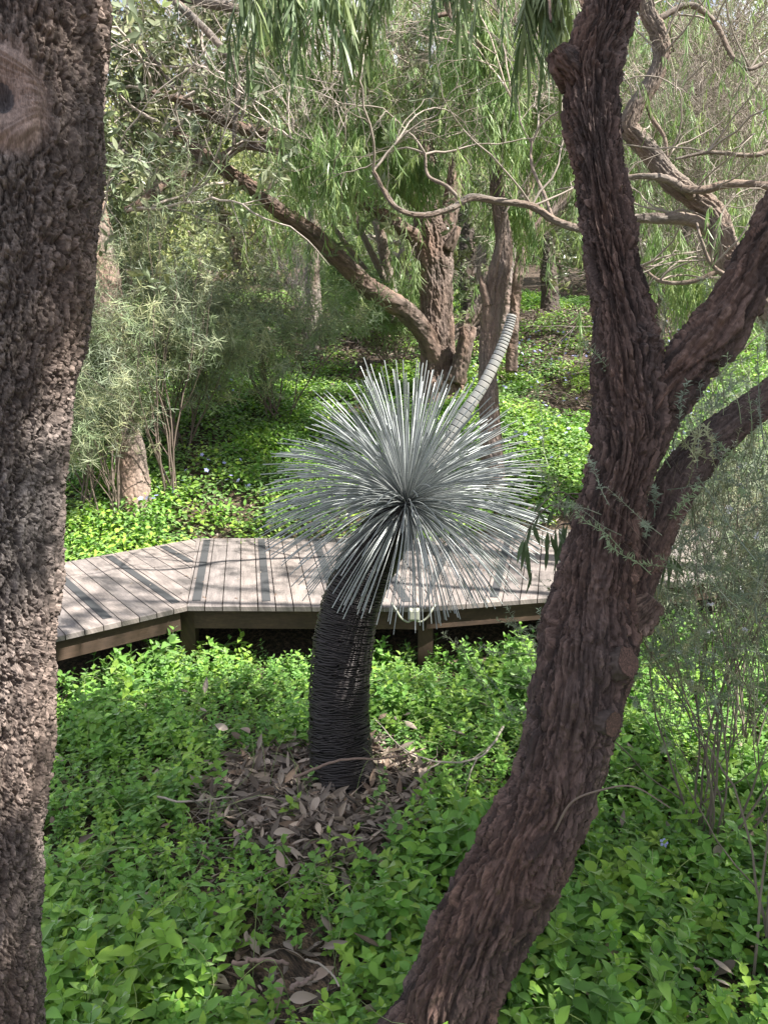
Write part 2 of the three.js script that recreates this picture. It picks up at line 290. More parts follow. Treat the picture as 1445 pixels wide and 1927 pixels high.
{
  const A = [[-330, 1300], [352, 1140], [797, 1142], [1045, 1123], [1560, 1062]].map(([x, y]) => onPlane(x, y, DECK)), B = [[-130, 1103], [370, 1013], [835, 1011], [1085, 986], [1500, 955]].map(([x, y]) => onPlane(x, y, DECK));
  const deck = thing('boardwalk', V(A[1].x, 0, A[1].z), 'raised boardwalk of weathered grey boards with black grip strips, bending behind the spiky sculpture', 'boardwalk'); deck.userData.kind = 'structure';
  const dirs = [-36.3, -9.7, 12, 26].map((a) => V(Math.sin(a * Math.PI / 180), 0, -Math.cos(a * Math.PI / 180))), PW = 0.104, offs = [0.02, 0.0, 0.03, 0.05], strips = [(k) => k % 4 === 1, (k) => k % 4 === 0, (k) => k % 4 === 0, (k) => k % 4 === 2];
  for (let s = 0; s < 4; s++) {
    const quad = [A[s], A[s + 1], B[s + 1], B[s]], v = dirs[s], u = V(-v.z, 0, v.x), us = quad.map((p) => p.dot(u)), u0 = (s >= 2 ? Math.min(...us) : s === 0 ? A[1].dot(u) - 40 * PW : A[s].dot(u)) + offs[s], u1 = Math.max(...us);
    deckQuads.push(quad);
    for (let k = s === 1 ? -6 : 0; u0 + k * PW < u1; k++) {
      let poly = clip(clip(quad, u.x, u.z, u0 + k * PW + 0.003), -u.x, -u.z, -(u0 + (k + 1) * PW - 0.003)); if (poly.length < 3) continue;
      const us2 = poly.map((p) => p.dot(u)), vs = poly.map((p) => p.dot(v)); if (Math.max(...us2) - Math.min(...us2) < 0.012 || Math.max(...vs) - Math.min(...vs) < 0.04) continue;
      const lift = rr(-0.0015, 0.0015), b = part('plank', prism(poly, DECK + lift, DECK - 0.032, u, v), pick(woodMats), deck);
      if (strips[s](s === 0 ? k + 2 : k) && us2.length) {
        let st = clip(clip(poly, u.x, u.z, u0 + k * PW + 0.027), -u.x, -u.z, -(u0 + k * PW + 0.077)); if (st.length < 3) continue;
        const sv = st.map((p) => p.dot(v)); st = clip(clip(st, v.x, v.z, Math.min(...sv) + 0.09), -v.x, -v.z, -(Math.max(...sv) - 0.06)); if (st.length < 3) continue;
        const base = st.map((p) => V(p.x, 0, p.z)), gs = prism(base, DECK + lift + 0.004, DECK + lift + 0.0005, u, v, 0.001); gs.translate(-deck.position.x, 0, -deck.position.z);
        const m = shadows(new THREE.Mesh(gs, gripMat)); m.name = 'grip_strip'; b.add(m);
      }
    }
    // beam under the near and the far edge
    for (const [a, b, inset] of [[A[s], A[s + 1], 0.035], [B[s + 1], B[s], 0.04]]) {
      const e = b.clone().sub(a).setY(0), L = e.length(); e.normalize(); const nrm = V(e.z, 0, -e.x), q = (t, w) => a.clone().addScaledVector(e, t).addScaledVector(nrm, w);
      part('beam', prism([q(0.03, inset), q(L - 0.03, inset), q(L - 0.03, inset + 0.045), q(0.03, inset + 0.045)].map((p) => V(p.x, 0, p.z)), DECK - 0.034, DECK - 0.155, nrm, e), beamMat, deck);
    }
  }
  for (const [p, q] of [[A[1], B[1]], [A[2], B[2]], [A[3], B[3]], [A[0].clone().lerp(A[1], 0.45), B[0].clone().lerp(B[1], 0.45)]]) for (const t of [0.08, 0.9]) {
    const c = p.clone().lerp(q, t), w = 0.045, gy = ground(c.x, c.z) - 0.1;
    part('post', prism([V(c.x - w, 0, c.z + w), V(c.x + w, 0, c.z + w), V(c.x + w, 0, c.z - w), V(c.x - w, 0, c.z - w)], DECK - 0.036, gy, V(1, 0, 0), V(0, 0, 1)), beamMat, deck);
  }
}
function onDeck(x, z, m = 0.05) { return deckQuads.some((q) => { for (let i = 0; i < 4; i++) { const a = q[i], b = q[(i + 1) % 4], l = Math.hypot(b.x - a.x, b.z - a.z); if (((b.x - a.x) * (z - a.z) - (b.z - a.z) * (x - a.x)) / l > m) return false; } return true; }); }
{
  const c = P(779, 1156, 4.62), jb = thing('junction_box', c, 'small cream plastic junction box with two cables under the boardwalk edge', 'electrical box'), pl = std([0.3, 0.31, 0.25], 0.5);
  const body = new RoundedBoxGeometry(0.068, 0.07, 0.04, 3, 0.008).translate(c.x, c.y, c.z); part('housing', body, pl, jb);
  part('cover', new RoundedBoxGeometry(0.05, 0.052, 0.008, 2, 0.003).translate(c.x, c.y + 0.002, c.z + 0.022), std([0.34, 0.35, 0.29], 0.45), jb);
  for (const s of [-1, 1]) { const m = new Mesher(), pts = curve([c.clone().add(V(s * 0.012, -0.036, 0)), c.clone().add(V(s * 0.035, -0.045, 0.005)), c.clone().add(V(s * 0.075, -0.02, 0.004)), c.clone().add(V(s * 0.105, 0.03, 0)), c.clone().add(V(s * 0.13, 0.05, -0.05))], 16); m.tube(pts, pts.map(() => 0.006), 7); part('cable', m.geometry(), pl, jb); }
}

// ------------------------------------------------------------------ grass tree sculpture of wire and steel rod
{
  const D = 3.62, base = G(648, 1492), list = [[648, 1500, D, 120], [644, 1440, D, 118], [638, 1340, D, 110], [644, 1230, D, 112], [660, 1140, D, 108], [697, 1050, D - 0.02, 106], [742, 985, D - 0.05, 92], [762, 955, D - 0.07, 60]].map(([x, y, d, w]) => ({ p: P(x, y, d), r: w / 2 / F * d }));
  const t = thing('grass_tree_sculpture', base, 'grass tree sculpture with coiled dark wire trunk and spiky grey steel rods', 'sculpture');
  const c = new THREE.CatmullRomCurve3(list.map((k) => k.p), false, 'centripetal'), len = c.getLength(), seg = list.length - 1;
  const rad = (u) => { const k = Math.min(seg - 1, Math.floor(u * seg)), f = u * seg - k; return lerp(list[k].r, list[k + 1].r, f); };
  const frame = (u) => { const T = c.getTangent(u), N = V(0, 0, 1).addScaledVector(T, -T.z).normalize(); return [c.getPoint(u), T, N, V(0, 0, 0).crossVectors(T, N)]; };
  const wire = std([0.034, 0.029, 0.03], 0.42, { metalness: 0.35 });
  const turns = Math.round(len / 0.0054), ns = 44, m = new Mesher(), pts = [], rs = [];
  for (let i = 0; i <= turns * ns; i++) {
    const u0 = i / (turns * ns), a = i / ns * 6.28319, turn = Math.floor(i / ns), [p0, T0] = [0, 0];
    const u = clamp(u0 + (n3(Math.cos(a) * 0.9, Math.sin(a) * 0.9, turn * 0.21) * 0.004 + n3(Math.cos(a) * 2, Math.sin(a) * 2, turn * 0.9) * 0.0025) / len * 1.4, 0, 1), [p, T, N, B] = frame(u);
    const r = rad(u) * (1 + 0.02 * n3(Math.cos(a), Math.sin(a), turn * 0.05)) + 0.0035 * n3(Math.cos(a) * 0.7, Math.sin(a) * 0.7, turn * 0.77 + 50);
    pts.push(p.clone().addScaledVector(N, Math.cos(a) * r).addScaledVector(B, Math.sin(a) * r)); rs.push(0.0031);
  }
  m.tube(pts, rs, 5); part('wire_coil', m.geometry(), wire, t);
  // loops that stand a little off the coil
  for (let k = 0; k < 26; k++) { const loose = new Mesher(), u = rr(0.03, 0.9), a0 = rr(0, 6.28), q = []; for (let i = 0; i <= 40; i++) { const a = a0 + i / 40 * rr(5.4, 6.1), [p, T, N, B] = frame(clamp(u + 0.006 * Math.sin(a + k), 0, 1)), r = rad(u) + 0.006 + 0.004 * Math.sin(a * 1.3 + k); q.push(p.clone().addScaledVector(N, Math.cos(a) * r).addScaledVector(B, Math.sin(a) * r)); } loose.tube(q, q.map(() => 0.0026), 5); part('loose_wire', loose.geometry(), wire, t); }
 
  const core = new Mesher(), cpts = c.getPoints(40); core.tube(cpts, cpts.map((_, i) => Math.max(0.01, rad(i / 40) - 0.012)), 20); part('core', core.geometry(), std([0.02, 0.018, 0.018], 0.8), t);
  // rods
  const head = P(764, 948, D - 0.08), axis = V(0.3, 0.86, 0.4).normalize(), rods = [], X = V(0, 0, 0).crossVectors(axis, V(0, 1, 0.3)).normalize(), Y = V(0, 0, 0).crossVectors(axis, X);
  const NR = 1040;
  for (let i = 0; i < NR; i++) {
    const ct = 1 - (i + 0.5) / NR * 1.56, st = Math.sqrt(Math.max(0, 1 - ct * ct)), ph = i * 2.399963 + rr(-0.25, 0.25);
    const d = axis.clone().multiplyScalar(ct + rr(-0.06, 0.06)).addScaledVector(X, st * Math.cos(ph)).addScaledVector(Y, st * Math.sin(ph)).normalize();
    if ((d.z > 0.8 && R() < 0.6) || (d.y < -0.05 && R() < 0.42)) continue;
    rods.push({ d, L: rr(0.54, 0.65) * (1 + (d.y > 0 ? 0.07 : 0.24) * d.y) * (i < 6 ? 0.5 : 1), g: rr(0.16, 0.3) * (0.35 + 0.65 * Math.hypot(d.x, d.z)) * (d.y < 0 ? 0.6 : 1) });
  }
  const facing = (q) => q.d.z + rr(-0.4, 0.4);
  rods.sort((a, b) => facing(b) - facing(a));
  const rodMats = [std([0.33, 0.355, 0.355], 0.42, { metalness: 0.4 }), std([0.25, 0.272, 0.28], 0.42, { metalness: 0.45 }), std([0.4, 0.42, 0.42], 0.4, { metalness: 0.4 })];
  const rodPts = (q) => { const o = []; for (let k = 0; k <= 9; k++) { const s = k / 9, f = q.d.clone().lerp(axis, Math.max(0, 0.32 * (1 - s) * (1 - q.d.dot(axis)) * 0.6)).normalize(); o.push(head.clone().addScaledVector(q.d, 0.028).addScaledVector(f, q.L * s).addScaledVector(UP, -q.g * q.L * s * s)); } return o; };
  rods.slice(0, 300).forEach((q, i) => { const b = new Mesher(), o = rodPts(q); b.tube(o, o.map(() => 0.0022), 6); part('rod', b.geometry(), rodMats[i % 3], t); });
  const rest = new Mesher(); rods.slice(300).forEach((q) => { const o = rodPts(q); rest.tube(o, o.map(() => 0.0021), 5); });
  const rm = part('rod_spray', rest.geometry(), rodMats[0], t, 'densely packed grey steel rods behind the front ones'); rm.userData.kind = 'stuff';
  part('head', new THREE.IcosahedronGeometry(0.036, 2).translate(head.x, head.y, head.z), std([0.05, 0.05, 0.05], 0.7), t);
  // flower spike of stacked rings
  const sp0 = new THREE.CatmullRomCurve3([[772, 936], [822, 866], [862, 797], [908, 726], [940, 662], [955, 622], [963, 592]].map(([x, y], i) => P(x, y, D - 0.09 - i * 0.004)), false, 'centripetal');
  const sm = new Mesher(), spp = sp0.getPoints(40); sm.tube(spp, spp.map((_, i) => lerp(0.024, 0.017, i / 40)), 14); part('spike_core', sm.geometry(), std([0.1, 0.1, 0.1], 0.6, { metalness: 0.3 }), t);
  const pale = [std([0.27, 0.275, 0.26], 0.6), std([0.22, 0.225, 0.22], 0.6), std([0.31, 0.305, 0.285], 0.65)], NS = 34;
  for (let k = 0; k < NS; k++) {
    const u0 = 0.14 + 0.86 * k / NS, u1 = 0.14 + 0.86 * (k + 1) / NS, r0 = lerp(0.029, 0.0215, u0), r1 = lerp(0.029, 0.0215, u1), a = sp0.getPoint(u0), b = sp0.getPoint(u1), L = a.distanceTo(b) - 0.0035, prof = [[0.6, 0], [0.98, 0.0002], [1.0, 0.0016], [1.0, L - 0.0016], [0.98, L - 0.0002], [0.6, L]].map(([f, y]) => new THREE.Vector2(f * lerp(r0, r1, y / L), y));
    const g = new THREE.LatheGeometry(prof, 18); g.applyQuaternion(along(b.clone().sub(a).normalize().add(V(rr(-0.02, 0.02), 0, rr(-0.02, 0.02))).normalize())); g.translate(a.x, a.y, a.z); part('segment', g, pick(pale), t);
  }
}

// ------------------------------------------------------------------ the two near trees
const onTrunk = (x, y, d) => P(x, y, d);
const RB = fibrous(0.038, 1.05, 0.6, true), LB = plated(0.03, 0.0145);
const REDBROWN = { lo: [0.032, 0.02, 0.018], hi: [0.175, 0.115, 0.098] };
const rightTree = thing('stringybark_tree', G(815, 1985), 'dark forked tree with stringy bark and burls leaning right in front of the boardwalk', 'tree');
{
  const d = 2.28, T = [[690, 2080, 2.22, 250], [776, 1985, 2.22, 200], [828, 1927, 2.24, 186], [843, 1890, 2.24, 180], [884, 1800, 2.25, 180], [932, 1700, 2.26, 190], [985, 1600, 2.27, 186], [1035, 1500, 2.28, 162], [1066, 1400, 2.28, 156], [1086, 1300, 2.28, 164], [1106, 1200, 2.3, 170], [1122, 1100, 2.3, 138], [1137, 1000, 2.31, 118], [1163, 900, 2.32, 106], [1186, 800, 2.33, 134], [1180, 700, 2.34, 124], [1174, 600, 2.36, 100], [1155, 500, 2.38, 84], [1139, 400, 2.4, 84], [1123, 300, 2.42, 78], [1113, 200, 2.44, 92], [1117, 110, 2.46, 96], [1140, 40, 2.48, 88], [1162, -30, 2.5, 84], [1185, -160, 2.55, 76], [1200, -420, 2.65, 66], [1170, -760, 2.75, 52]];
  const bumps = [[850, 1765, 2.14, 0.05, 0.035], [1000, 1610, 2.16, 0.045, 0.03], [1010, 1665, 2.16, 0.045, 0.03], [985, 1680, 2.16, 0.03, 0.022], [1050, 1385, 2.16, 0.045, 0.03], [1085, 1320, 2.16, 0.035, 0.026], [1035, 1325, 2.17, 0.035, 0.022], [1070, 1190, 2.17, 0.05, 0.03], [1125, 1105, 2.19, 0.055, 0.026], [1068, 1085, 2.19, 0.05, 0.026], [1145, 955, 2.24, 0.04, 0.022], [1178, 1018, 2.24, 0.032, 0.022], [1160, 1060, 2.2, 0.035, 0.02], [1045, 100, 2.44, 0.05, 0.045], [1215, 650, 2.29, 0.05, 0.03], [1155, 430, 2.33, 0.05, 0.016], [900, 1830, 2.17, 0.035, 0.018], [940, 1720, 2.17, 0.03, 0.02], [1020, 1480, 2.19, 0.035, 0.02], [1100, 1250, 2.17, 0.03, 0.02], [820, 1700, 2.22, 0.04, 0.018], [1140, 700, 2.28, 0.035, 0.014], [1160, 1252, 2.22, 0.075, 0.022], [1128, 1358, 2.21, 0.065, 0.02]].map(([x, y, dd, r, h]) => ({ p: P(x, y, dd - 0.01), r: r * 0.72, h: h * 1.25 }));
  const slope = (i) => { const a = T[Math.max(0, i - 1)], b = T[Math.min(T.length - 1, i + 1)]; return Math.abs(b[1] - a[1]) / Math.hypot(b[0] - a[0], b[1] - a[1]); };
  part('trunk', limb(pathOf(T).map((k, i) => ({ p: k.p, r: k.r * slope(i) - 0.015 })), { cell: 0.003, bark: RB, bumps, ...REDBROWN }), barkMat, rightTree);
  const A = [[1150, 960, 2.34, 50], [1178, 880, 2.33, 84], [1214, 800, 2.33, 104], [1258, 735, 2.32, 108], [1300, 680, 2.31, 106], [1343, 630, 2.3, 108], [1402, 535, 2.28, 104], [1452, 445, 2.26, 98], [1530, 310, 2.24, 92], [1640, 60, 2.2, 80], [1720, -300, 2.15, 60]];
  part('branch', limb(pathOf(A).map((k) => ({ p: k.p, r: k.r * 0.92 - 0.018 })), { cell: 0.0034, bark: fibrous(0.034, 0.9, -0.8, true), bumps: [[1352, 592, 2.2, 0.035, 0.045], [1300, 690, 2.2, 0.04, 0.02], [1395, 560, 2.19, 0.04, 0.014]].map(([x, y, dd, r, h]) => ({ p: P(x, y, dd), r, h })), lo: [0.03, 0.02, 0.018], hi: [0.16, 0.108, 0.093] }), barkMat, rightTree);
  const Bq = [[1110, 1330, 2.33, 60], [1135, 1260, 2.34, 90], [1165, 1180, 2.36, 96], [1203, 1080, 2.38, 84], [1238, 990, 2.4, 80], [1278, 905, 2.42, 88], [1330, 840, 2.44, 84], [1395, 785, 2.46, 74], [1450, 742, 2.48, 66], [1560, 660, 2.55, 60], [1700, 500, 2.6, 50]];
  const flaky = plated(0.018, 0.034), fib = fibrous(0.018, 1.2, 0.3, true);
  part('branch', limb(pathOf(Bq).map((k) => ({ p: k.p, r: k.r * 0.95 - 0.016 })), { cell: 0.0034, bark: (x, s, z, a) => { const [p, q] = flaky(x, s, z), [u, v] = fib(x, s, z, a); return [p * 0.6 + u * 0.55, q * 0.5 + v * 0.6]; }, bumps: [[1170, 1320, 2.3, 0.04, 0.02], [1240, 985, 2.32, 0.03, 0.012]].map(([x, y, dd, r, h]) => ({ p: P(x, y, dd), r, h })), lo: [0.033, 0.022, 0.02], hi: [0.18, 0.122, 0.106] }), barkMat, rightTree, 'second stem with flaking dark bark');
  // sawn and broken stubs
  const cutMat = (() => { const w = 256, q = new Uint8Array(w * w * 4); for (let y = 0; y < w; y++) for (let x = 0; x < w; x++) { const dx = x / w - 0.5, dy = y / w - 0.47, r = Math.hypot(dx, dy), a = Math.atan2(dy, dx), k = 0.8 + 0.14 * Math.sin(r * 95 + n3(dx * 4, dy * 4, 1) * 5) + 0.15 * n3(dx * 8, dy * 8, 3) - (Math.abs(n3(Math.cos(a) * 2, Math.sin(a) * 2, r * 0.6)) < 0.05 ? 0.35 : 0), o = (y * w + x) * 4; q[o] = clamp(k * 100, 0, 255); q[o + 1] = clamp(k * 76, 0, 255); q[o + 2] = clamp(k * 68, 0, 255); q[o + 3] = 255; } const t = new THREE.DataTexture(q, w, w); t.colorSpace = THREE.SRGBColorSpace; t.magFilter = THREE.LinearFilter; t.needsUpdate = true; return new THREE.MeshStandardMaterial({ map: t, roughness: 0.9 }); })();
  for (const [x, y, dd, wpx, dir] of [[1162, 1248, 2.185, 58, V(0.55, 0.45, 0.8)], [1132, 1356, 2.185, 50, V(0.6, 0.1, 0.8)]]) {
    const dn = dir.clone().normalize(), e = P(x, y, dd), r = wpx / 2 / F * dd, path = [{ p: e.clone().addScaledVector(dn, -0.09), r: r * 1.25 }, { p: e.clone().addScaledVector(dn, -0.01), r: r * 1.05 }, { p: e.clone().addScaledVector(dn, 0.035), r: r * 0.9 }];
    const m = part('cut_stub', mergeStub(path), new THREE.MeshStandardMaterial({ vertexColors: true, roughness: 0.95 }), rightTree, 'round sawn stub of a removed limb');
    const disc = new THREE.CircleGeometry(r * 0.93, 40); { const dp = disc.attributes.position; for (let i = 1; i < dp.count; i++) { const a = Math.atan2(dp.getY(i), dp.getX(i)), f = 0.93 + 0.12 * n3(Math.cos(a) * 1.5, Math.sin(a) * 1.5, x); dp.setXY(i, dp.getX(i) * f, dp.getY(i) * f * 1.12); } } disc.applyQuaternion(new THREE.Quaternion().setFromUnitVectors(V(0, 0, 1), dn)); const q = e.clone().addScaledVector(dn, 0.038); disc.translate(q.x - rightTree.position.x, q.y - rightTree.position.y, q.z - rightTree.position.z);
    const k = shadows(new THREE.Mesh(disc, cutMat)); k.name = 'sawn_face'; m.add(k);
  }
  function mergeStub(path) {                                             // short round stub with a rough side
    const m = new Mesher(), c = new THREE.CatmullRomCurve3(path.map((k) => k.p)), T = c.getTangent(0.5), N = V(0, 1, 0).addScaledVector(T, -T.y).normalize(), B = V(0, 0, 0).crossVectors(T, N), n = 40, rows = 16, col = [];
    for (let i = 0; i <= rows; i++) { const p = c.getPoint(i / rows), r = lerp(path[0].r, path[2].r, i / rows); for (let j = 0; j < n; j++) { const a = j / n * 6.28319, d = r * (1 + 0.12 * n3(Math.cos(a) * 2.5, Math.sin(a) * 2.5, i * 0.12) + 0.06 * n3(Math.cos(a) * 7, Math.sin(a) * 7, i * 0.4)) * (i === rows ? 0.94 : 1); m.p.push(p.x + (N.x * Math.cos(a) + B.x * Math.sin(a)) * d, p.y + (N.y * Math.cos(a) + B.y * Math.sin(a)) * d, p.z + (N.z * Math.cos(a) + B.z * Math.sin(a)) * d); const k = 0.14 + 0.05 * n3(Math.cos(a) * 5, Math.sin(a) * 5, i); col.push(k * 1.1, k * 0.84, k * 0.76); } }
    for (let i = 0; i < rows; i++) for (let j = 0; j < n; j++) { const a = i * n + j, b = i * n + (j + 1) % n; m.i.push(a, b, a + n, b, b + n, a + n); }
    m.i.push(...Array.from({ length: n - 2 }, (_, j) => [rows * n, rows * n + j + 1, rows * n + j + 2]).flat());
    const g = m.geometry(); g.setAttribute('color', new THREE.Float32BufferAttribute(col.map((c) => c * 0.42), 3)); return g;
  }
  const stub = limb(pathOf([[1188, 1172, 2.33, 60], [1208, 1152, 2.32, 50], [1232, 1128, 2.31, 30]]), { cell: 0.0034, bark: fibrous(0.022, 1.5, 0, true), lo: [0.07, 0.05, 0.043], hi: [0.26, 0.19, 0.16] }); part('broken_stub', stub, barkMat, rightTree);
  const kn = limb(pathOf([[1085, 150, 2.44, 50], [1062, 118, 2.42, 44], [1046, 92, 2.41, 24]]), { cell: 0.0034, bark: fibrous(0.022, 1.3, 0, true), ...REDBROWN }); part('broken_stub', kn, barkMat, rightTree);
  const tw = new Mesher(), q = curve([P(1040, 1570, 2.17), P(1075, 1510, 2.12), P(1130, 1487, 2.05), P(1190, 1480, 2.0), P(1260, 1520, 2.0)], 24); tw.tube(q, taper(0.0038, 0.0014, q.length), 6); part('twig', tw.geometry(), std([0.17, 0.13, 0.11]), rightTree);
}
const leftTree = thing('rough_barked_gum_tree', V(-0.85, 0, -1.35), 'thick tree trunk with small plated bark and a round knot hole at the left edge', 'tree');
{
  const E = [[-700, 360], [-350, 345], [-120, 335], [0, 330], [100, 330], [200, 328], [300, 326], [400, 322], [500, 310], [600, 302], [700, 294], [800, 284], [900, 272], [1000, 270], [1100, 272], [1200, 262], [1300, 266], [1400, 264], [1500, 254], [1600, 252], [1700, 254], [1800, 262], [1927, 276], [2100, 300], [2500, 360]];
  const edge = [[-700, 215], [-350, 205], [-120, 200], [0, 197], [100, 193], [200, 190], [300, 190], [400, 180], [500, 166], [600, 154], [700, 136], [800, 120], [900, 108], [1000, 105], [1100, 106], [1200, 94], [1300, 95], [1400, 91], [1500, 76], [1600, 70], [1700, 68], [1800, 70], [1927, 76], [2100, 86], [2500, 110]];
  const path = E.map(([y, w], i) => { const d = 1.72, x = edge[i][1] - w / 2; return { p: P(x, y, d), r: w / 2 / F * d - 0.023 }; }).reverse();
  const kn = P(0, 168, 1.53);
  part('trunk', limb(path, { cell: 0.0029, bark: LB, back: 0.15, lo: [0.028, 0.02, 0.0175], hi: [0.265, 0.215, 0.192], bumps: [{ p: kn, r: 0.09, h: 0.034, depth: 0.05, hole: true }, { p: P(110, 1130, 1.66), r: 0.03, h: 0.02 }] }), plateMat, leftTree);
}

// ------------------------------------------------------------------ leaves, twigs: one geometry of each sort
const LV = {};
{
  const stemCurve = (h, lean, n = 6) => { const o = []; for (let i = 0; i <= n; i++) { const t = i / n; o.push(V(lean * t * t, h * t, 0.02 * Math.sin(t * 3))); } return o; };
  LV.vinca = [0, 1, 2].map((v) => {                                      // upright shoot, leaves in opposite pairs
    const m = new Mesher(), h = [0.2, 0.15, 0.24][v], st = stemCurve(h, [0.05, 0.09, 0.03][v]), pairs = [6, 5, 7][v]; m.tube(st, taper(0.0016, 0.0011, st.length), 3);
    for (let k = 0; k < pairs; k++) {
      const t = 0.22 + 0.78 * k / (pairs - 1), f = t * 6, i = Math.min(5, Math.floor(f)), at = st[i].clone().lerp(st[i + 1], f - i), yaw = k * 1.571 + v + rr(-0.4, 0.4), top = k === pairs - 1, L = top ? 0.034 : rr(0.05, 0.074) * (1 - 0.2 * t);
      for (const s of [0, Math.PI]) { const a = yaw + s + rr(-0.2, 0.2), el = top ? rr(0.8, 1.1) : rr(0.05, 0.65), dir = V(Math.cos(a) * Math.cos(el), Math.sin(el), Math.sin(a) * Math.cos(el)); m.leaf(leafAt(at, dir, V(-Math.cos(a) * Math.sin(el) + rr(-0.3, 0.3), Math.cos(el), -Math.sin(a) * Math.sin(el) + rr(-0.3, 0.3))), L, L * rr(0.5, 0.62), { seg: 4, bend: rr(0.1, 0.4), fold: rr(0.12, 0.4), shape: (q) => Math.sin(Math.PI * Math.pow(q, 0.72)) }); }
    }
    return m.geometry();
  });
  LV.carpet = (() => {                                                   // a patch of the same plant for the bank, leaves lying every way
    const m = new Mesher();
    for (let k = 0; k < 60; k++) { const a = rr(0, 6.283), rad = 0.16 * Math.sqrt(R()), el = rr(-0.1, 1.0), b = rr(0, 6.283), dir = V(Math.cos(b) * Math.cos(el), Math.sin(el), Math.sin(b) * Math.cos(el)), L = rr(0.035, 0.058); m.leaf(leafAt(V(Math.cos(a) * rad, rr(0.01, 0.14), Math.sin(a) * rad), dir, V(rr(-0.6, 0.6), 1, rr(-0.6, 0.6))), L, L * 0.55, { seg: 3, bend: 0.25 }); }
    return m.geometry();
  })();
  const strand = (n, len, leafLen, wid, hang) => {                       // weeping shoot: twig going down, narrow leaves hanging
    const m = new Mesher(), st = []; for (let i = 0; i <= 6; i++) { const t = i / 6; st.push(V(0.12 * Math.sin(t * 1.6), -len * t * t * 0.9 + 0.02 * t, 0.03 * Math.sin(t * 4))); } m.tube(st, taper(0.0022, 0.001, 7), 3);
    for (let k = 0; k < n; k++) { const f = (k + R()) / n * 6, i = Math.min(5, Math.floor(f)), at = st[i].clone().lerp(st[i + 1], f - i), a = rr(0, 6.283), dir = V(Math.cos(a) * rr(0.15, hang), -1, Math.sin(a) * rr(0.15, hang)).normalize(), L = leafLen * rr(0.7, 1.15); m.ribbon(leafAt(at, dir, V(Math.cos(a + rr(-1, 1)), 0.4, Math.sin(a + rr(-1, 1)))), L, wid * rr(0.8, 1.2), rr(-0.15, 0.25), 3); }
    return m.geometry();
  };
  LV.weeping = strand(26, 0.42, 0.12, 0.0075, 0.7);
  LV.weepingLong = strand(22, 0.34, 0.17, 0.0115, 0.45);
  LV.gum = (() => { const m = new Mesher(), st = curve([V(0, 0, 0), V(0.05, 0.1, 0.02), V(0.1, 0.16, 0), V(0.17, 0.19, 0.03)], 6); m.tube(st, taper(0.003, 0.0012, 7), 3); for (let k = 0; k < 18; k++) { const at = st[1 + Math.floor(R() * 6)], a = rr(0, 6.283), dir = V(Math.cos(a), rr(-1.4, 0.2), Math.sin(a)).normalize(), L = rr(0.06, 0.1); m.leaf(leafAt(at, dir, V(rr(-1, 1), rr(0, 1), rr(-1, 1))), L, L * rr(0.28, 0.42), { seg: 3, bend: rr(-0.1, 0.3), fold: 0.15 }); } return m.geometry(); })();
  LV.acacia = (() => { const m = new Mesher(), st = curve([V(0, 0, 0), V(0.02, 0.1, 0.01), V(0.0, 0.2, 0.03), V(0.04, 0.3, 0.02)], 8); m.tube(st, taper(0.0026, 0.001, 9), 3); for (let k = 0; k < 26; k++) { const f = R() * 8, i = Math.min(7, Math.floor(f)), at = st[i].clone().lerp(st[i + 1], f - i), a = k * 2.4, dir = V(Math.cos(a), rr(-0.35, 1.1), Math.sin(a)).normalize(); m.ribbon(leafAt(at, dir, V(rr(-1, 1), 1, rr(-1, 1))), rr(0.06, 0.115), 0.0066, rr(-0.2, 0.5), 3); } return m.geometry(); })();
  LV.acaciaFine = (() => { const m = new Mesher(), st = curve([V(0, 0, 0), V(0.02, 0.1, 0.01), V(0.0, 0.2, 0.03), V(0.04, 0.3, 0.02)], 8); m.tube(st, taper(0.0024, 0.001, 9), 3); for (let k = 0; k < 30; k++) { const f = R() * 8, i = Math.min(7, Math.floor(f)), at = st[i].clone().lerp(st[i + 1], f - i), a = k * 2.4, dir = V(Math.cos(a), rr(-0.5, 1.1), Math.sin(a)).normalize(); m.ribbon(leafAt(at, dir, V(rr(-1, 1), 1, rr(-1, 1))), rr(0.05, 0.1), 0.0042, rr(-0.3, 0.7), 3); } return m.geometry(); })();
  LV.rosemary = (() => { const m = new Mesher(), st = curve([V(0, 0, 0), V(0.012, 0.08, 0.004), V(0.006, 0.16, 0.016), V(0.02, 0.24, 0.01)], 8); m.tube(st, taper(0.0018, 0.0008, 9), 3); for (let k = 0; k < 54; k++) { const f = Math.sqrt(R()) * 8, i = Math.min(7, Math.floor(f)), at = st[i].clone().lerp(st[i + 1], f - i), a = k * 2.4, dir = V(Math.cos(a), rr(0.3, 1.1), Math.sin(a)).normalize(); m.ribbon(leafAt(at, dir, V(-Math.cos(a), 1, -Math.sin(a))), rr(0.013, 0.024), 0.0034, 0.3, 2); } return m.geometry(); })();
  LV.twigs = (() => { const o = { lines: [], tips: [] }; for (let k = 0; k < 3; k++) grow(V(0, 0, 0), V(rr(-0.6, 0.6), 1, rr(-0.6, 0.6)), 0.34, 0.0042, 2, { wiggle: 0.3, spread: 0.9, kids: [4, 4] }, o); return lineGeo(o.lines, 3); })();
  LV.far = (() => { const m = new Mesher(); for (let k = 0; k < 64; k++) { const p = V(rr(-1, 1), rr(-1, 1), rr(-1, 1)); if (p.lengthSq() > 1) { k--; continue; } p.multiplyScalar(0.34); const dir = V(rr(-1, 1), rr(-1.3, 0.6), rr(-1, 1)).normalize(), L = rr(0.07, 0.13); m.leaf(leafAt(p, dir, V(rr(-1, 1), rr(-0.2, 1), rr(-1, 1))), L, L * 0.32, { seg: 2, bend: 0.2 }); } return m.geometry(); })();
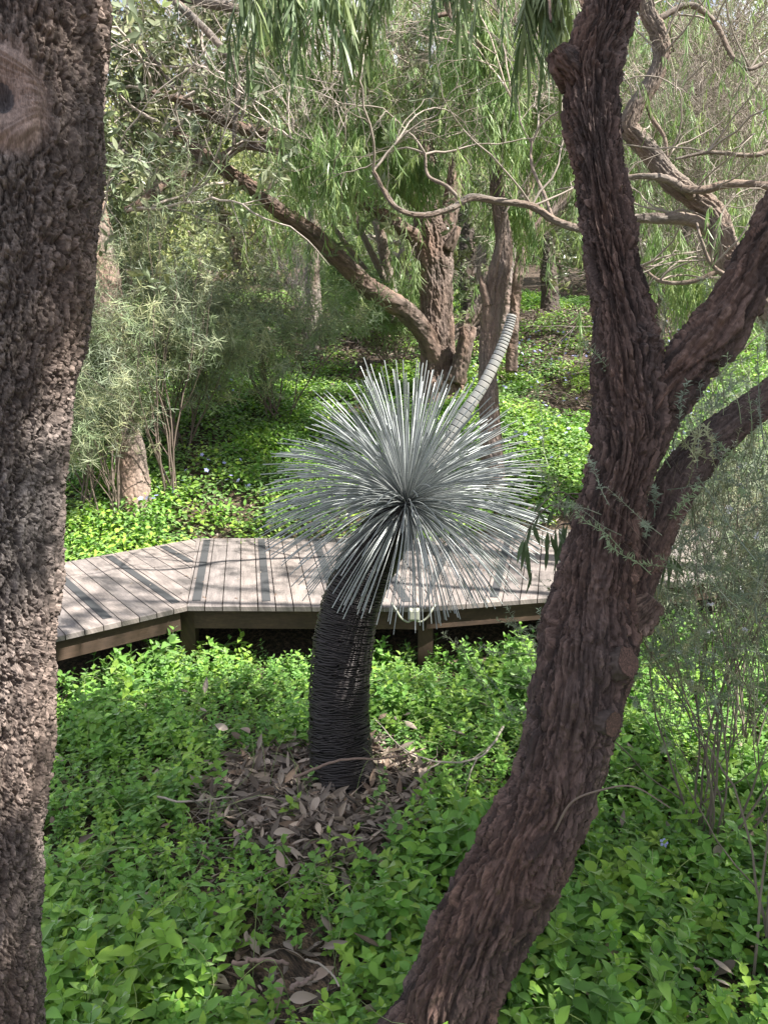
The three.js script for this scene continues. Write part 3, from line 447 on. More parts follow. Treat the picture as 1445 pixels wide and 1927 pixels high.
  LV.dry = [0, 1].map((v) => { const m = new Mesher(); m.leaf(leafAt(V(0, 0, 0), V(0, 0, 1), V(0, 1, 0)), 0.085, 0.03, { seg: 6, bend: v ? -0.5 : 0.45, fold: v ? 0.9 : -0.5, shape: (t) => Math.sin(Math.PI * Math.pow(t, 0.75)) }); const st = [V(0, 0, -0.018), V(0, 0.002, 0)]; m.tube(st, [0.0008, 0.001], 3); return m.geometry(); });
}
const M = {
  vinca: leafMat([0.19, 0.385, 0.036], 0.46, { clearcoat: 0.28, clearcoatRoughness: 0.28 }),
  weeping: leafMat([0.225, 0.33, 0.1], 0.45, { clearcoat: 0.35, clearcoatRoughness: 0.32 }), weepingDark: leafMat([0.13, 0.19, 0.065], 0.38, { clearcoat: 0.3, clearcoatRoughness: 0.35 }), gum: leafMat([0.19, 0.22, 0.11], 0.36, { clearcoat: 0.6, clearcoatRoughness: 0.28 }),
  acacia: leafMat([0.27, 0.31, 0.18], 0.38, { clearcoat: 0.3, clearcoatRoughness: 0.35 }), rosemary: leafMat([0.25, 0.29, 0.19], 0.35), far: leafMat([0.23, 0.265, 0.13], 0.42), yellowish: leafMat([0.35, 0.38, 0.15], 0.48),
  twig: std([0.36, 0.31, 0.275], 0.95), twigBrown: std([0.15, 0.115, 0.095], 0.95), dry: leafMat([0.235, 0.195, 0.163], 0.15),
};
const GREENS = [[1, 1, 1], [0.85, 1.0, 0.8], [1.15, 1.08, 0.9], [0.8, 0.88, 0.95]];

// Foliage in clumps. Each clump: [x, y, depth, rx, ry, n] in the photograph's pixels; as deep as it is wide.
function clumps(list, make) { const out = []; for (const [x, y, d, rx, ry, n] of list) for (let k = 0; k < n; k++) { let a, b, c; do { a = rr(-1, 1); b = rr(-1, 1); c = rr(-1, 1); } while (a * a + b * b + c * c > 1); const p = P(x, y, d); p.x += a * rx / F * d; p.y += b * ry / F * d; p.z += c * Math.max(rx, ry) / F * d; out.push(make(p)); } return out; }
function bunches(list, size, spread, make) { const out = []; for (const c of clumps(list.map((k) => [...k.slice(0, 5), Math.max(1, Math.round(k[5] / size))]), (p) => p)) { const n = Math.round(size * rr(0.5, 1.6)), f = rr(0.6, 1.4); for (let k = 0; k < n; k++) out.push(make(c.clone().add(V(rr(-1, 1) * f, rr(-0.7, 0.7), rr(-1, 1) * f).multiplyScalar(spread)))); } return out; }
const hang = (s0, s1) => (p) => mat4(p, yawTilt(rr(0, 6.283), rr(0, 0.35)), rr(s0, s1));
const anyWay = (s0, s1) => (p) => mat4(p, new THREE.Quaternion().setFromEuler(new THREE.Euler(rr(-1.2, 1.2), rr(0, 6.28), rr(-1.2, 1.2))), rr(s0, s1));

// ------------------------------------------------------------------ woodland behind: trees that can be told apart
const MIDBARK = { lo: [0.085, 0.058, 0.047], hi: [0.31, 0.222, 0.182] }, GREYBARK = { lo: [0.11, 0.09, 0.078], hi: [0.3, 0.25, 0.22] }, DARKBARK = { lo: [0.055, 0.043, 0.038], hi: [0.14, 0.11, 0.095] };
function boughs(starts, o) { const out = { lines: [], tips: [] }; for (const [p, d, len, r, level] of starts) grow(p, d, len, r, level, o, out); return out; }
function leaves(tips, per, s0, s1, orient, spread = 0.12) { const o = []; for (const t of tips) for (let k = 0; k < per; k++) { const p = t.p.clone().add(V(rr(-1, 1), rr(-1, 1), rr(-1, 1)).multiplyScalar(spread)); o.push(orient === 'hang' ? hang(s0, s1)(p) : mat4(p, along(t.d.clone().add(V(rr(-0.7, 0.7), rr(-0.5, 0.7), rr(-0.7, 0.7))).normalize()), rr(s0, s1))); } return o; }
function limbs(tree, list, style) { for (const [name, path, scale = 1, depth = 0.02] of list) part(name, limb(pathOf(slim(path, name === 'branch' ? 0.8 : 0.95)), { cell: style.cell ?? 0.012, bark: fibrous(depth, scale, style.spiral ?? 0.4), ...style.colors }), barkMat, tree); }

{ // the paperbark in the middle
  const t = thing('paperbark_tree', G(830, 752), 'reddish brown many-limbed paperbark tree standing directly behind the sculpture', 'tree');
  limbs(t, [
    ['trunk', [[834, 775, 9, 92], [831, 740, 9, 80], [826, 690, 9, 64], [823, 620, 9, 54], [820, 550, 9, 56], [817, 490, 9, 66], [815, 440, 9, 64], [803, 390, 9, 48], [800, 330, 9.05, 40], [790, 250, 9.1, 34], [775, 150, 9.2, 28], [762, 50, 9.3, 22], [750, -80, 9.4, 16]], 0.8, 0.045],
    ['branch', [[822, 480, 8.97, 40], [838, 430, 8.95, 38], [850, 375, 8.9, 32], [858, 315, 8.9, 27], [873, 250, 8.85, 22], [884, 165, 8.8, 18], [905, 70, 8.8, 13], [915, -50, 8.8, 9]], 1, 0.03],
    ['branch', [[812, 478, 8.95, 40], [785, 450, 8.9, 32], [742, 420, 8.8, 27], [700, 390, 8.7, 23], [660, 362, 8.6, 18], [615, 325, 8.5, 12]], 1, 0.025],
    ['branch', [[828, 700, 8.95, 40], [800, 630, 8.8, 42], [765, 588, 8.6, 42], [700, 545, 8.3, 38], [640, 490, 8.0, 34], [590, 440, 7.8, 31], [530, 400, 7.6, 28], [470, 350, 7.4, 25], [420, 318, 7.2, 22], [385, 292, 7.1, 17], [330, 245, 7.0, 11]], 1, 0.03],
    ['branch', [[440, 330, 7.25, 18], [410, 305, 7.2, 18], [352, 322, 7.1, 17], [312, 345, 7.0, 15], [265, 382, 6.9, 14], [238, 395, 6.8, 9]], 1, 0.02],
    ['branch', [[402, 312, 7.2, 16], [428, 292, 7.15, 17], [460, 274, 7.1, 15], [512, 284, 7.05, 13], [560, 292, 7.0, 9]], 1, 0.02],
    ['branch', [[802, 395, 9, 24], [740, 345, 8.6, 24], [650, 300, 8.2, 24], [560, 262, 7.8, 23], [500, 250, 7.5, 22], [450, 240, 7.3, 22], [400, 216, 7.1, 20], [340, 188, 6.9, 15], [285, 174, 6.8, 9]], 1, 0.025],
    ['stump', [[856, 720, 8.8, 34], [868, 680, 8.75, 26], [876, 640, 8.7, 22], [874, 616, 8.7, 13]], 1, 0.04], ['stump', [[874, 655, 8.7, 18], [886, 632, 8.7, 15], [889, 616, 8.7, 11]], 1, 0.03], ['stump', [[842, 470, 8.85, 20], [856, 445, 8.8, 14], [862, 428, 8.8, 9]], 1, 0.02],
  ], { cell: 0.013, colors: MIDBARK });
  const s = []; for (const [x, y, d, up] of [[790, 250, 9.1, 1], [775, 150, 9.2, 1], [760, 40, 9.3, 1], [873, 250, 8.85, 1], [884, 165, 8.8, 1], [905, 60, 8.8, 1], [640, 350, 8.6, 0.5], [615, 325, 8.5, 0.6], [500, 372, 7.5, 0.7], [420, 318, 7.2, 0.8], [330, 245, 7, 0.8], [560, 262, 7.8, 0.9], [450, 240, 7.3, 0.9], [340, 188, 6.9, 0.6], [285, 174, 6.8, 0.3], [238, 395, 6.8, 0.1], [560, 292, 7, 0.5], [700, 320, 8.4, 0.9], [650, 300, 8.2, 0.8]]) for (let k = 0; k < 2; k++) s.push([P(x, y, d), V(rr(-1, 1), up, rr(-0.9, 0.9)), rr(0.7, 1.3), 0.018, 2]);
  const b = boughs(s, { wiggle: 0.28, spread: 0.9, kids: [4, 3], droop: -0.5, side: 1 }); part('twigs', lineGeo(b.lines), M.twig, t);
  partStuff('crown', LV.gum, M.gum, leaves(b.tips.filter((q) => R() < (q.p.x < -0.3 ? 0.22 : 0.5)), 2, 0.8, 1.3, 0), t, GREENS);
}
{ // slim tree right of it
  const t = thing('slender_gum_tree', G(928, 905), 'slender straight grey-brown tree right of the sculpture with a broken fork', 'tree');
  limbs(t, [
    ['trunk', [[931, 930, 7, 50], [928, 895, 7, 42], [922, 800, 7, 35], [918, 700, 7, 31], [922, 620, 7, 34], [932, 560, 7, 33], [947, 490, 7, 28], [945, 430, 7.02, 25], [936, 370, 7.05, 22], [931, 300, 7.1, 19], [930, 200, 7.15, 18], [932, 90, 7.2, 18], [935, -80, 7.3, 15]], 1.3, 0.022],
    ['branch', [[918, 640, 6.98, 22], [920, 570, 6.95, 26], [926, 520, 6.95, 20], [940, 455, 6.95, 13], [950, 400, 6.9, 8]], 1.4, 0.02], ['broken_stub', [[920, 575, 6.93, 18], [910, 545, 6.9, 13], [904, 520, 6.9, 6]], 1.4, 0.012],
  ], { cell: 0.009, colors: { lo: [0.09, 0.065, 0.055], hi: [0.31, 0.235, 0.2] } });
  const b = boughs([[P(931, 300, 7.1), V(0.6, 0.8, 0.2), 1, 0.014, 2], [P(930, 200, 7.15), V(-0.6, 0.7, 0.3), 1.1, 0.014, 2], [P(932, 90, 7.2), V(0.7, 0.6, 0.3), 1.1, 0.013, 2], [P(932, 40, 7.2), V(-0.7, 0.6, -0.3), 1.1, 0.013, 2], [P(950, 400, 6.9), V(0.4, 0.8, 0), 0.8, 0.01, 2]], { wiggle: 0.25, spread: 0.9, kids: [4, 4], side: 1 }); part('twigs', lineGeo(b.lines), M.twig, t);
  partStuff('crown', LV.weeping, M.weeping, leaves(b.tips, 2, 0.8, 1.3, 'hang'), t, GREENS);
}
// plainer trees at their places among the trunks: [name, label, trunk path, extra limbs, bark, crown?]
const simple = [
  ['leaning_tree', 'pale slanting tree behind the slender tree, leaning up to the right', [[945, 640, 10, 26], [958, 560, 10, 26], [962, 470, 10, 26], [985, 390, 10, 27], [1015, 320, 10, 26], [1050, 220, 10.1, 22], [1080, 100, 10.2, 18], [1100, -60, 10.3, 12]], [], { lo: [0.2, 0.15, 0.13], hi: [0.42, 0.34, 0.31] }],
  ['young_tree', 'thin straight reddish trunk touching the tip of the sculpture flower spike', [[962, 700, 9.2, 19], [964, 640, 9.2, 17], [970, 560, 9.2, 16], [982, 470, 9.3, 14], [995, 380, 9.4, 12], [1000, 260, 9.5, 9], [1010, 100, 9.6, 7]], [], MIDBARK],
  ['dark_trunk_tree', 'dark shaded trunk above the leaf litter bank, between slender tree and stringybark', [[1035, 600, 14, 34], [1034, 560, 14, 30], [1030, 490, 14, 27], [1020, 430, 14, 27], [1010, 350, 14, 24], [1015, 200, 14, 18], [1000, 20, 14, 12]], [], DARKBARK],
  ['grey_trunk_tree', 'straight grey trunk left of the paperbark beside the dark brush pile', [[583, 690, 11, 34], [590, 650, 11, 27], [592, 590, 11, 24], [588, 520, 11, 24], [592, 450, 11, 22], [585, 350, 11, 18], [570, 200, 11, 13], [580, 20, 11, 9]], [], GREYBARK],
  ['slanted_tree', 'brown trunk slanting to the right behind the paperbark stump', [[850, 650, 11, 34], [885, 600, 11, 30], [925, 545, 11, 28], [975, 475, 11, 26], [1040, 400, 11, 20], [1110, 320, 11, 14], [1180, 230, 11, 9]], [], { lo: [0.12, 0.09, 0.08], hi: [0.27, 0.21, 0.18] }],
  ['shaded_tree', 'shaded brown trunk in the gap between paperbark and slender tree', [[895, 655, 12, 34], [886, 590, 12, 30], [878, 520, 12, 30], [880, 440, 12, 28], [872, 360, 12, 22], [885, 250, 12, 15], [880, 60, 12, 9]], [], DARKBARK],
  ['twin_stemmed_tree', 'small tree of thin grey stems spreading left of the paperbark', [[745, 610, 9.6, 20], [736, 550, 9.6, 19], [722, 470, 9.6, 17], [706, 400, 9.6, 14], [690, 330, 9.6, 10], [665, 240, 9.6, 6]], [[[737, 550, 9.6, 15], [702, 482, 9.5, 14], [674, 420, 9.4, 11], [655, 350, 9.3, 7]], [[728, 560, 9.6, 12], [690, 512, 9.6, 12], [655, 465, 9.5, 10], [622, 418, 9.4, 7]]], { lo: [0.15, 0.12, 0.1], hi: [0.33, 0.27, 0.23] }],
  ['small_dark_tree', 'small dark slanted trunk right of the stringybark on the green bank', [[1232, 640, 11, 22], [1245, 570, 11, 19], [1262, 510, 11, 15], [1290, 440, 11, 12], [1310, 360, 11, 8], [1330, 250, 11, 5]], [[[1248, 560, 11, 12], [1225, 500, 11, 9], [1218, 430, 11, 6]]], DARKBARK],
  ['reddish_trunk_tree', 'reddish trunk hung with grey-green foliage directly right of the plated trunk', [[262, 985, 6.7, 62], [254, 930, 6.7, 56], [245, 850, 6.7, 52], [222, 740, 6.7, 50], [207, 640, 6.7, 54], [196, 540, 6.7, 60], [184, 450, 6.7, 56], [170, 370, 6.7, 46], [150, 260, 6.7, 38], [120, 60, 6.7, 28]], [], { lo: [0.15, 0.105, 0.085], hi: [0.42, 0.32, 0.265] }],
];
for (const [name, label, path, extra, colors] of simple) {
  const d0 = path[0][2], b0 = P(path[0][0], path[0][1], d0), t = thing(name, V(b0.x, ground(b0.x, b0.z), b0.z), label, 'tree');
  b0.y = Math.min(b0.y, t.position.y - 0.05);
  limbs(t, [['trunk', path, 1.1, 0.02 * d0 / 9 + 0.008], ...extra.map((e) => ['branch', e, 1.3, 0.014])], { cell: 0.0016 * d0, colors });
  const end = path.slice(-4), s = []; for (const [x, y, d] of end) for (let k = 0; k < 3; k++) s.push([P(x, y, d), V(rr(-1, 1), rr(0.3, 1), rr(-1, 1)), rr(0.6, 1.1), 0.009, 2]);
  const b = boughs(s, { wiggle: 0.32, spread: 0.9, kids: [4, 4], droop: -0.4, side: 1 }); part('twigs', lineGeo(b.lines), R() < 0.5 ? M.twig : M.twigBrown, t);
  const w = R() < 0.6; partStuff('crown', w ? LV.weeping : LV.gum, w ? M.weeping : M.gum, leaves(b.tips.filter(() => R() < 0.5), 1, 0.9, 1.5, w ? 'hang' : 0), t, GREENS);
}
{ // twisted tree at the right
  const d = 5, t = thing('twisted_peppermint_tree', V(4.3, ground(4.3, -5), -5), 'twisted grey-brown tree reaching in from the right behind the stringybark', 'tree');
  limbs(t, [
    ['trunk', [[1690, 905, d, 60], [1570, 720, d, 54], [1450, 592, d, 48], [1400, 540, d, 46], [1362, 470, d, 44], [1340, 400, d, 38], [1300, 368, d, 34], [1262, 340, d, 33], [1225, 290, d, 31], [1196, 258, d, 30], [1180, 240, d - 0.02, 27], [1196, 200, d - 0.04, 26], [1226, 155, d - 0.06, 26], [1244, 105, d - 0.08, 24], [1236, 60, d - 0.1, 23], [1216, 20, d - 0.1, 22], [1208, -60, d - 0.1, 20]], 1.5, 0.022],
    ['branch', [[1345, 445, d, 26], [1315, 420, d - 0.02, 26], [1290, 412, d - 0.03, 24], [1250, 411, d - 0.05, 22], [1195, 412, d - 0.1, 18], [1140, 430, d - 0.15, 15], [1090, 430, d - 0.2, 14], [1045, 416, d - 0.25, 13], [1000, 388, d - 0.3, 13], [940, 379, d - 0.35, 12], [885, 372, d - 0.4, 13], [850, 392, d - 0.45, 10], [792, 405, d - 0.5, 9], [745, 390, d - 0.55, 7], [702, 322, d - 0.6, 5]], 2, 0.01],
    ['branch', [[1302, 370, d - 0.05, 16], [1288, 358, d - 0.1, 16], [1252, 337, d - 0.13, 14], [1215, 332, d - 0.15, 11], [1175, 334, d - 0.16, 8]], 2, 0.01], ['branch', [[1280, 355, d - 0.12, 14], [1320, 358, d - 0.14, 15], [1372, 346, d - 0.16, 15], [1445, 350, d - 0.2, 16], [1540, 360, d - 0.2, 10]], 2, 0.01],
    ['branch', [[870, 382, d - 0.42, 8], [842, 352, d - 0.42, 7], [805, 330, d - 0.4, 5], [800, 290, d - 0.4, 3]], 2, 0.006], ['branch', [[1040, 415, d - 0.25, 8], [1025, 370, d - 0.2, 6], [1000, 310, d - 0.1, 5], [1000, 260, d, 3]], 2, 0.006],
    ['branch', [[1230, 40, d, 12], [1300, 10, d, 11], [1345, 45, d, 10], [1380, 110, d, 8], [1410, 130, d, 6], [1460, 100, d, 4]], 2, 0.008], ['branch', [[1210, 175, d, 8], [1225, 220, d, 8], [1250, 260, d, 6], [1255, 300, d, 4]], 2, 0.006],
    ['branch', [[1500, 250, d - 0.3, 10], [1430, 290, d - 0.3, 9], [1330, 287, d - 0.3, 7], [1270, 300, d - 0.3, 4]], 2, 0.006], ['branch', [[1370, 500, d + 0.3, 12], [1300, 530, d + 0.3, 9], [1240, 528, d + 0.3, 7], [1205, 500, d + 0.3, 4]], 2, 0.006], ['branch', [[1390, 530, d - 0.1, 8], [1340, 500, d - 0.1, 7], [1318, 450, d - 0.15, 5], [1310, 420, d - 0.1, 3]], 2, 0.006],
  ], { cell: 0.008, colors: { lo: [0.12, 0.09, 0.075], hi: [0.34, 0.275, 0.23] } });
  const s = []; for (const [x, y, dd] of [[1180, 240, 5], [1244, 105, 4.9], [1216, 20, 4.9], [1300, 368, 5], [1345, 45, 5], [1410, 130, 5], [1445, 350, 4.8], [1330, 287, 4.7], [1240, 528, 5.3], [1205, 500, 5.3], [1340, 500, 4.9], [1400, 500, 5], [1000, 270, 5], [1000, 388, 4.7], [800, 290, 4.6], [702, 322, 4.4], [1255, 300, 5], [1260, 400, 5]]) for (let k = 0; k < 3; k++) s.push([P(x, y, dd), V(rr(-1, 1), rr(0, 1), rr(-0.6, 0.6)), rr(0.35, 0.7), 0.0075, 2]);
  const b = boughs(s, { wiggle: 0.35, spread: 1, kids: [4, 3], droop: -0.3 }); part('twigs', lineGeo(b.lines), std([0.27, 0.23, 0.195]), t);
  partStuff('crown', LV.weeping, M.weeping, [...leaves(b.tips.filter(() => R() < 0.2), 1, 0.5, 0.9, 'hang', 0.06), ...bunches([[1300, 505, 5.6, 55, 30, 70], [1400, 430, 5.8, 60, 60, 110], [1340, 250, 6.2, 90, 90, 80], [1330, 120, 7, 110, 90, 70], [1230, 470, 6, 40, 40, 60], [1420, 560, 6, 40, 40, 60], [1250, 200, 5.9, 40, 70, 70]], 9, 0.09, hang(0.5, 0.9))], t, GREENS);
  partStuff('twigs', LV.twigs, std([0.3, 0.26, 0.225]), clumps([[1330, 120, 6.4, 120, 120, 60], [1340, 270, 6.2, 110, 90, 60], [1250, 300, 6, 60, 100, 24], [1380, 430, 6.2, 70, 80, 22]], anyWay(0.7, 1.2)), t, [[1, 1, 1], [1.3, 1.28, 1.25], [0.6, 0.58, 0.56]]);
}
{ // weeping peppermint foliage hanging in from above
  const t = thing('weeping_peppermint_tree', V(1.6, ground(1.6, -6.3), -6.3), 'weeping tree whose bright green narrow leaves hang above the middle of the view', 'tree');
  limbs(t, [['trunk', [[1140, 985, 6.6, 40], [1160, 800, 6.6, 36], [1155, 500, 6.5, 32], [1125, 200, 6.4, 28], [1060, -120, 6.2, 24], [980, -420, 6, 18]], 1.3, 0.02], ['branch', [[1085, -40, 6.3, 18], [960, -100, 6, 15], [800, -90, 5.6, 12], [640, -40, 5.3, 9], [520, -30, 5, 5]], 1.5, 0.012], ['branch', [[1100, 120, 6.4, 16], [1010, 60, 6.1, 13], [900, 20, 5.9, 11], [820, 30, 5.8, 7]], 1.5, 0.012],
    ['branch', [[830, -60, 5.7, 12], [845, 20, 5.7, 11], [880, 65, 5.7, 9], [905, 90, 5.7, 5]], 1.5, 0.01]], { cell: 0.012, colors: MIDBARK });
  const c = [[590, 278, 6.4, 120, 42, 65], [640, 308, 6.2, 50, 42, 37], [690, 168, 6.6, 70, 93, 69], [760, 218, 7, 70, 93, 55], [800, 288, 7.2, 50, 51, 24], [930, 68, 6, 90, 76, 89], [960, 168, 5.8, 55, 68, 65], [880, 18, 6.2, 100, 59, 58], [1000, 48, 6.6, 60, 93, 65], [1030, 208, 7, 50, 76, 48], [600, 108, 6.5, 90, 59, 51], [520, 68, 6.3, 70, 51, 37], [840, 158, 7.4, 60, 93, 41], [1000, 398, 7.5, 60, 42, 27]];
  partStuff('crown', LV.weeping, M.weeping, bunches(c.map((k) => [...k.slice(0, 5), k[5] * 2.1]), 12, 0.1, hang(0.6, 1.2)), t, [[1, 1, 1], [0.9, 1.05, 0.8], [1.2, 1.1, 0.95], [0.8, 0.95, 0.85]]);
  partStuff('twigs', LV.twigs, M.twig, clumps(c.map((k) => [...k.slice(0, 5), Math.round(k[5] / 11)]), anyWay(1.0, 1.9)), t, [[1, 1, 1], [1.3, 1.25, 1.2]]);
}
{ // long dark leaves near the lens at the top
  const t = thing('overhanging_bough', P(600, -220, 3.2), 'bough of long dark green leaves hanging into the top of the view', 'tree branch');
  limbs(t, [['branch', [[1150, -420, 2.9, 22], [1000, -200, 3, 18], [800, -150, 3.1, 14], [600, -120, 3.2, 11], [420, -150, 3.3, 7]], 2, 0.008], ['branch', [[1010, -205, 2.95, 10], [1020, -110, 2.7, 7], [1030, -30, 2.6, 5], [1036, 40, 2.5, 3]], 2, 0.005]], { cell: 0.008, colors: MIDBARK });
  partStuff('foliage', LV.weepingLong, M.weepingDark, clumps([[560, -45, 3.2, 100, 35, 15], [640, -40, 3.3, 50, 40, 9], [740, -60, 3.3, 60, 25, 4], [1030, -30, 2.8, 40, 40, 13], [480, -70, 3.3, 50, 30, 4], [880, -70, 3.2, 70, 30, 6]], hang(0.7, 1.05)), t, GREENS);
}
{ // leafy twig by the stringybark
  const t = thing('drooping_sprig', P(1060, 960, 2.45), 'sprig of long dark leaves drooping beside the stringybark in front of the boardwalk', 'branch'), m = new Mesher();
  for (const q of [[[1075, 985, 2.42], [1040, 950, 2.4], [1000, 985, 2.38], [985, 1015, 2.36]], [[1075, 985, 2.42], [1050, 990, 2.38], [1030, 1030, 2.36]], [[1095, 950, 2.42], [1050, 925, 2.4], [1010, 960, 2.38]], [[1090, 930, 2.42], [1070, 930, 2.42], [1040, 960, 2.4]]]) { const p = curve(q.map((k) => P(...k)), 8); m.tube(p, taper(0.003, 0.0012, p.length), 4); }
  part('stem', m.geometry(), M.twigBrown, t); const lf = new Mesher();
  for (const [x, y, x2, y2] of [[985, 1015, 970, 1060], [988, 1015, 983, 1075], [990, 1012, 995, 1110], [1000, 985, 982, 1040], [1003, 985, 1015, 1030], [1015, 965, 1000, 1000], [1030, 1030, 1023, 1075], [1035, 1005, 1055, 1065], [1045, 995, 1046, 1085], [1030, 1000, 1028, 1050], [1060, 985, 1060, 1060], [1050, 1000, 1070, 1045], [1010, 960, 1025, 985], [1040, 925, 1010, 935], [1040, 960, 1030, 990], [1070, 930, 1060, 975], [1020, 945, 1005, 965], [1068, 985, 1040, 1080], [1000, 1075, 992, 1120], [1075, 940, 1085, 985]]) { const a = P(x, y, 2.38 + rr(-0.04, 0.04)), b = P(x2, y2, 2.37 + rr(-0.05, 0.05)), L = a.distanceTo(b); lf.leaf(leafAt(a, b.clone().sub(a), V(rr(-1, 1), rr(-0.2, 0.2), 1)), L, 0.015, { seg: 5, bend: rr(-0.1, 0.15) }); }
  for (const [x, y, x2, y2] of [[1250, 1050, 1245, 1120], [1255, 1050, 1262, 1112], [1262, 1048, 1258, 1105], [1265, 1050, 1290, 1090], [1250, 1052, 1238, 1095]]) { const a = P(x, y, 2.5), b = P(x2, y2, 2.5 + rr(-0.04, 0.04)), L = a.distanceTo(b); lf.leaf(leafAt(a, b.clone().sub(a), V(rr(-1, 1), 0, 1)), L, 0.015, { seg: 5, bend: 0.1 }); }
  part('leaves', lf.geometry(), leafMat([0.06, 0.1, 0.035], 0.3), t);
}
{ // gum foliage at the upper left
  const t = thing('spreading_gum_tree', V(-4.2, ground(-4.2, -7.5), -7.5), 'gum tree with dull green leaves filling the upper left corner', 'tree');
  limbs(t, [['trunk', [[-80, 985, 7.6, 60], [-60, 700, 7.6, 54], [0, 350, 7.5, 48], [60, 100, 7.4, 40], [120, -150, 7.3, 30]], 1, 0.03], ['branch', [[80, 30, 7.4, 26], [190, -20, 7.2, 22], [300, -15, 7, 20], [390, 5, 6.9, 18], [480, 22, 6.8, 12], [560, 40, 6.7, 7]], 1, 0.015], ['branch', [[300, -20, 7, 15], [355, 25, 6.9, 15], [402, 72, 6.85, 14], [440, 122, 6.8, 13], [449, 180, 6.8, 11], [443, 230, 6.8, 9], [440, 275, 6.8, 6]], 1, 0.012], ['branch', [[30, 250, 7.5, 24], [130, 170, 7.3, 20], [230, 60, 7.1, 14], [290, 110, 7, 10], [330, 170, 7, 6]], 1, 0.012], ['branch', [[205, 270, 6.9, 9], [240, 290, 6.9, 9], [285, 325, 6.9, 9], [300, 365, 6.9, 8]], 1, 0.01], ['branch', [[300, 300, 7.6, 8], [330, 282, 7.6, 8], [365, 290, 7.6, 7], [380, 320, 7.6, 5]], 1, 0.01]], { cell: 0.012, colors: GREYBARK });
  const c = [[260, 100, 7.2, 70, 90, 30], [330, 60, 7.4, 90, 70, 28], [400, 140, 7.8, 80, 90, 28], [280, 220, 7.4, 80, 80, 30], [230, 300, 7.2, 50, 60, 18], [470, 190, 8, 80, 80, 24], [360, 270, 8, 90, 60, 22], [480, 60, 7.6, 90, 70, 28], [500, 330, 9.4, 70, 40, 5], [230, 390, 7.2, 50, 40, 10]];
  partStuff('crown', LV.gum, M.gum, bunches(c.map((k) => [...k.slice(0, 5), k[5] * 1.4]), 6, 0.13, anyWay(0.8, 1.35)), t, [[1, 1, 1], [0.8, 0.95, 0.8], [1.25, 1.2, 1.05], [1.1, 1.25, 0.7]]);
  partStuff('twigs', LV.twigs, M.twig, clumps(c.map((k) => [...k.slice(0, 5), Math.round(k[5] / 6)]), anyWay(0.9, 1.6)), t, [[1, 1, 1], [1.4, 1.35, 1.3]]);
}
// trees farther back, each with trunk and crown: [x, yBase, depth, height m, spread m, kind, label]
const farTrees = [
  [380, 560, 17, 4.6, 2.4, 'yellowish', 'sunlit yellow-green tree far behind, left of the slanting limb'], [470, 520, 19, 4.8, 2.4, 'yellowish', 'pale yellow-green tree far off between the left limbs'], [250, 560, 21, 4.2, 2.2, 'far', 'grey-green tree far behind the upper left limbs'], [120, 560, 17, 5, 2.4, 'far', 'tree far behind, mostly hidden by the plated trunk'],
  [640, 540, 20, 5.6, 2.4, 'far', 'grey-green tree far behind, left of the paperbark crown'], [760, 540, 24, 5.5, 2.4, 'far', 'tall tree far behind the paperbark'], [900, 540, 19, 6.5, 2.6, 'far', 'tree far behind the slender tree'], [1060, 540, 23, 7, 2.8, 'far', 'tall tree far behind, left of the stringybark top'],
  [1180, 560, 17, 8, 3, 'far', 'grey tree behind the stringybark fork'], [1290, 560, 20, 7, 2.8, 'far', 'dull green tree far behind the twisted branches'], [1410, 560, 17, 6.5, 2.6, 'far', 'grey-green tree far behind at the right edge'], [540, 530, 28, 5.2, 2.6, 'far', 'tall hazy tree in the distance left of the middle'], [1340, 540, 28, 10, 3.4, 'far', 'tall hazy tree in the distance at the right'], [350, 530, 29, 4.6, 2.4, 'far', 'tall hazy tree in the distance at the left'], [1000, 530, 32, 8.5, 3, 'far', 'distant tree near the middle, seen between slender tree and stringybark'],
  [1480, 600, 10, 6, 2.2, 'weeping', 'weeping tree just outside the right edge'], [1290, 590, 13, 6, 2.2, 'weeping', 'light green weeping tree on the bank behind the twisted tree'], [740, 590, 14, 4.2, 1.8, 'weeping', 'weeping tree in the shade behind the paperbark'],
];
for (const [x, y, d, h, sp, kind, label] of farTrees) {
  const b0 = P(x, y, d); b0.y = ground(b0.x, b0.z); const t = thing('woodland_tree', b0, label, 'tree'), top = b0.clone().add(V(rr(-0.8, 0.8), h * 0.56, rr(-0.5, 0.5))), path = curve([b0.clone().add(V(0, -0.1, 0)), b0.clone().lerp(top, 0.35).add(V(rr(-0.3, 0.3), 0, 0)), b0.clone().lerp(top, 0.7).add(V(rr(-0.4, 0.4), 0, 0)), top], 5).map((p, i) => ({ p, r: lerp(0.14, 0.05, i / 5) }));
  part('trunk', limb(path, { cell: 0.035, bark: fibrous(0.03, 0.7), ...(R() < 0.5 ? GREYBARK : MIDBARK) }), barkMat, t);
  const s = []; for (let k = 0; k < 9; k++) { const u = rr(0.3, 1), p = b0.clone().lerp(top, u), a = k * 2.4; s.push([p, V(Math.cos(a), rr(0.2, 0.9), Math.sin(a)), sp * rr(0.45, 0.7), 0.04, 2]); }
  const b = boughs(s, { wiggle: 0.25, spread: 0.85, kids: [5, 4], droop: -0.3 }); part('twigs', lineGeo(b.lines, 3), M.twig, t);
  const weep = kind === 'weeping'; partStuff('crown', weep ? LV.weeping : LV.far, M[kind], leaves(b.tips, weep ? 2 : 1, weep ? 1 : 1.1, weep ? 1.6 : 1.8, weep ? 'hang' : 0, 0.35), t, GREENS);
}
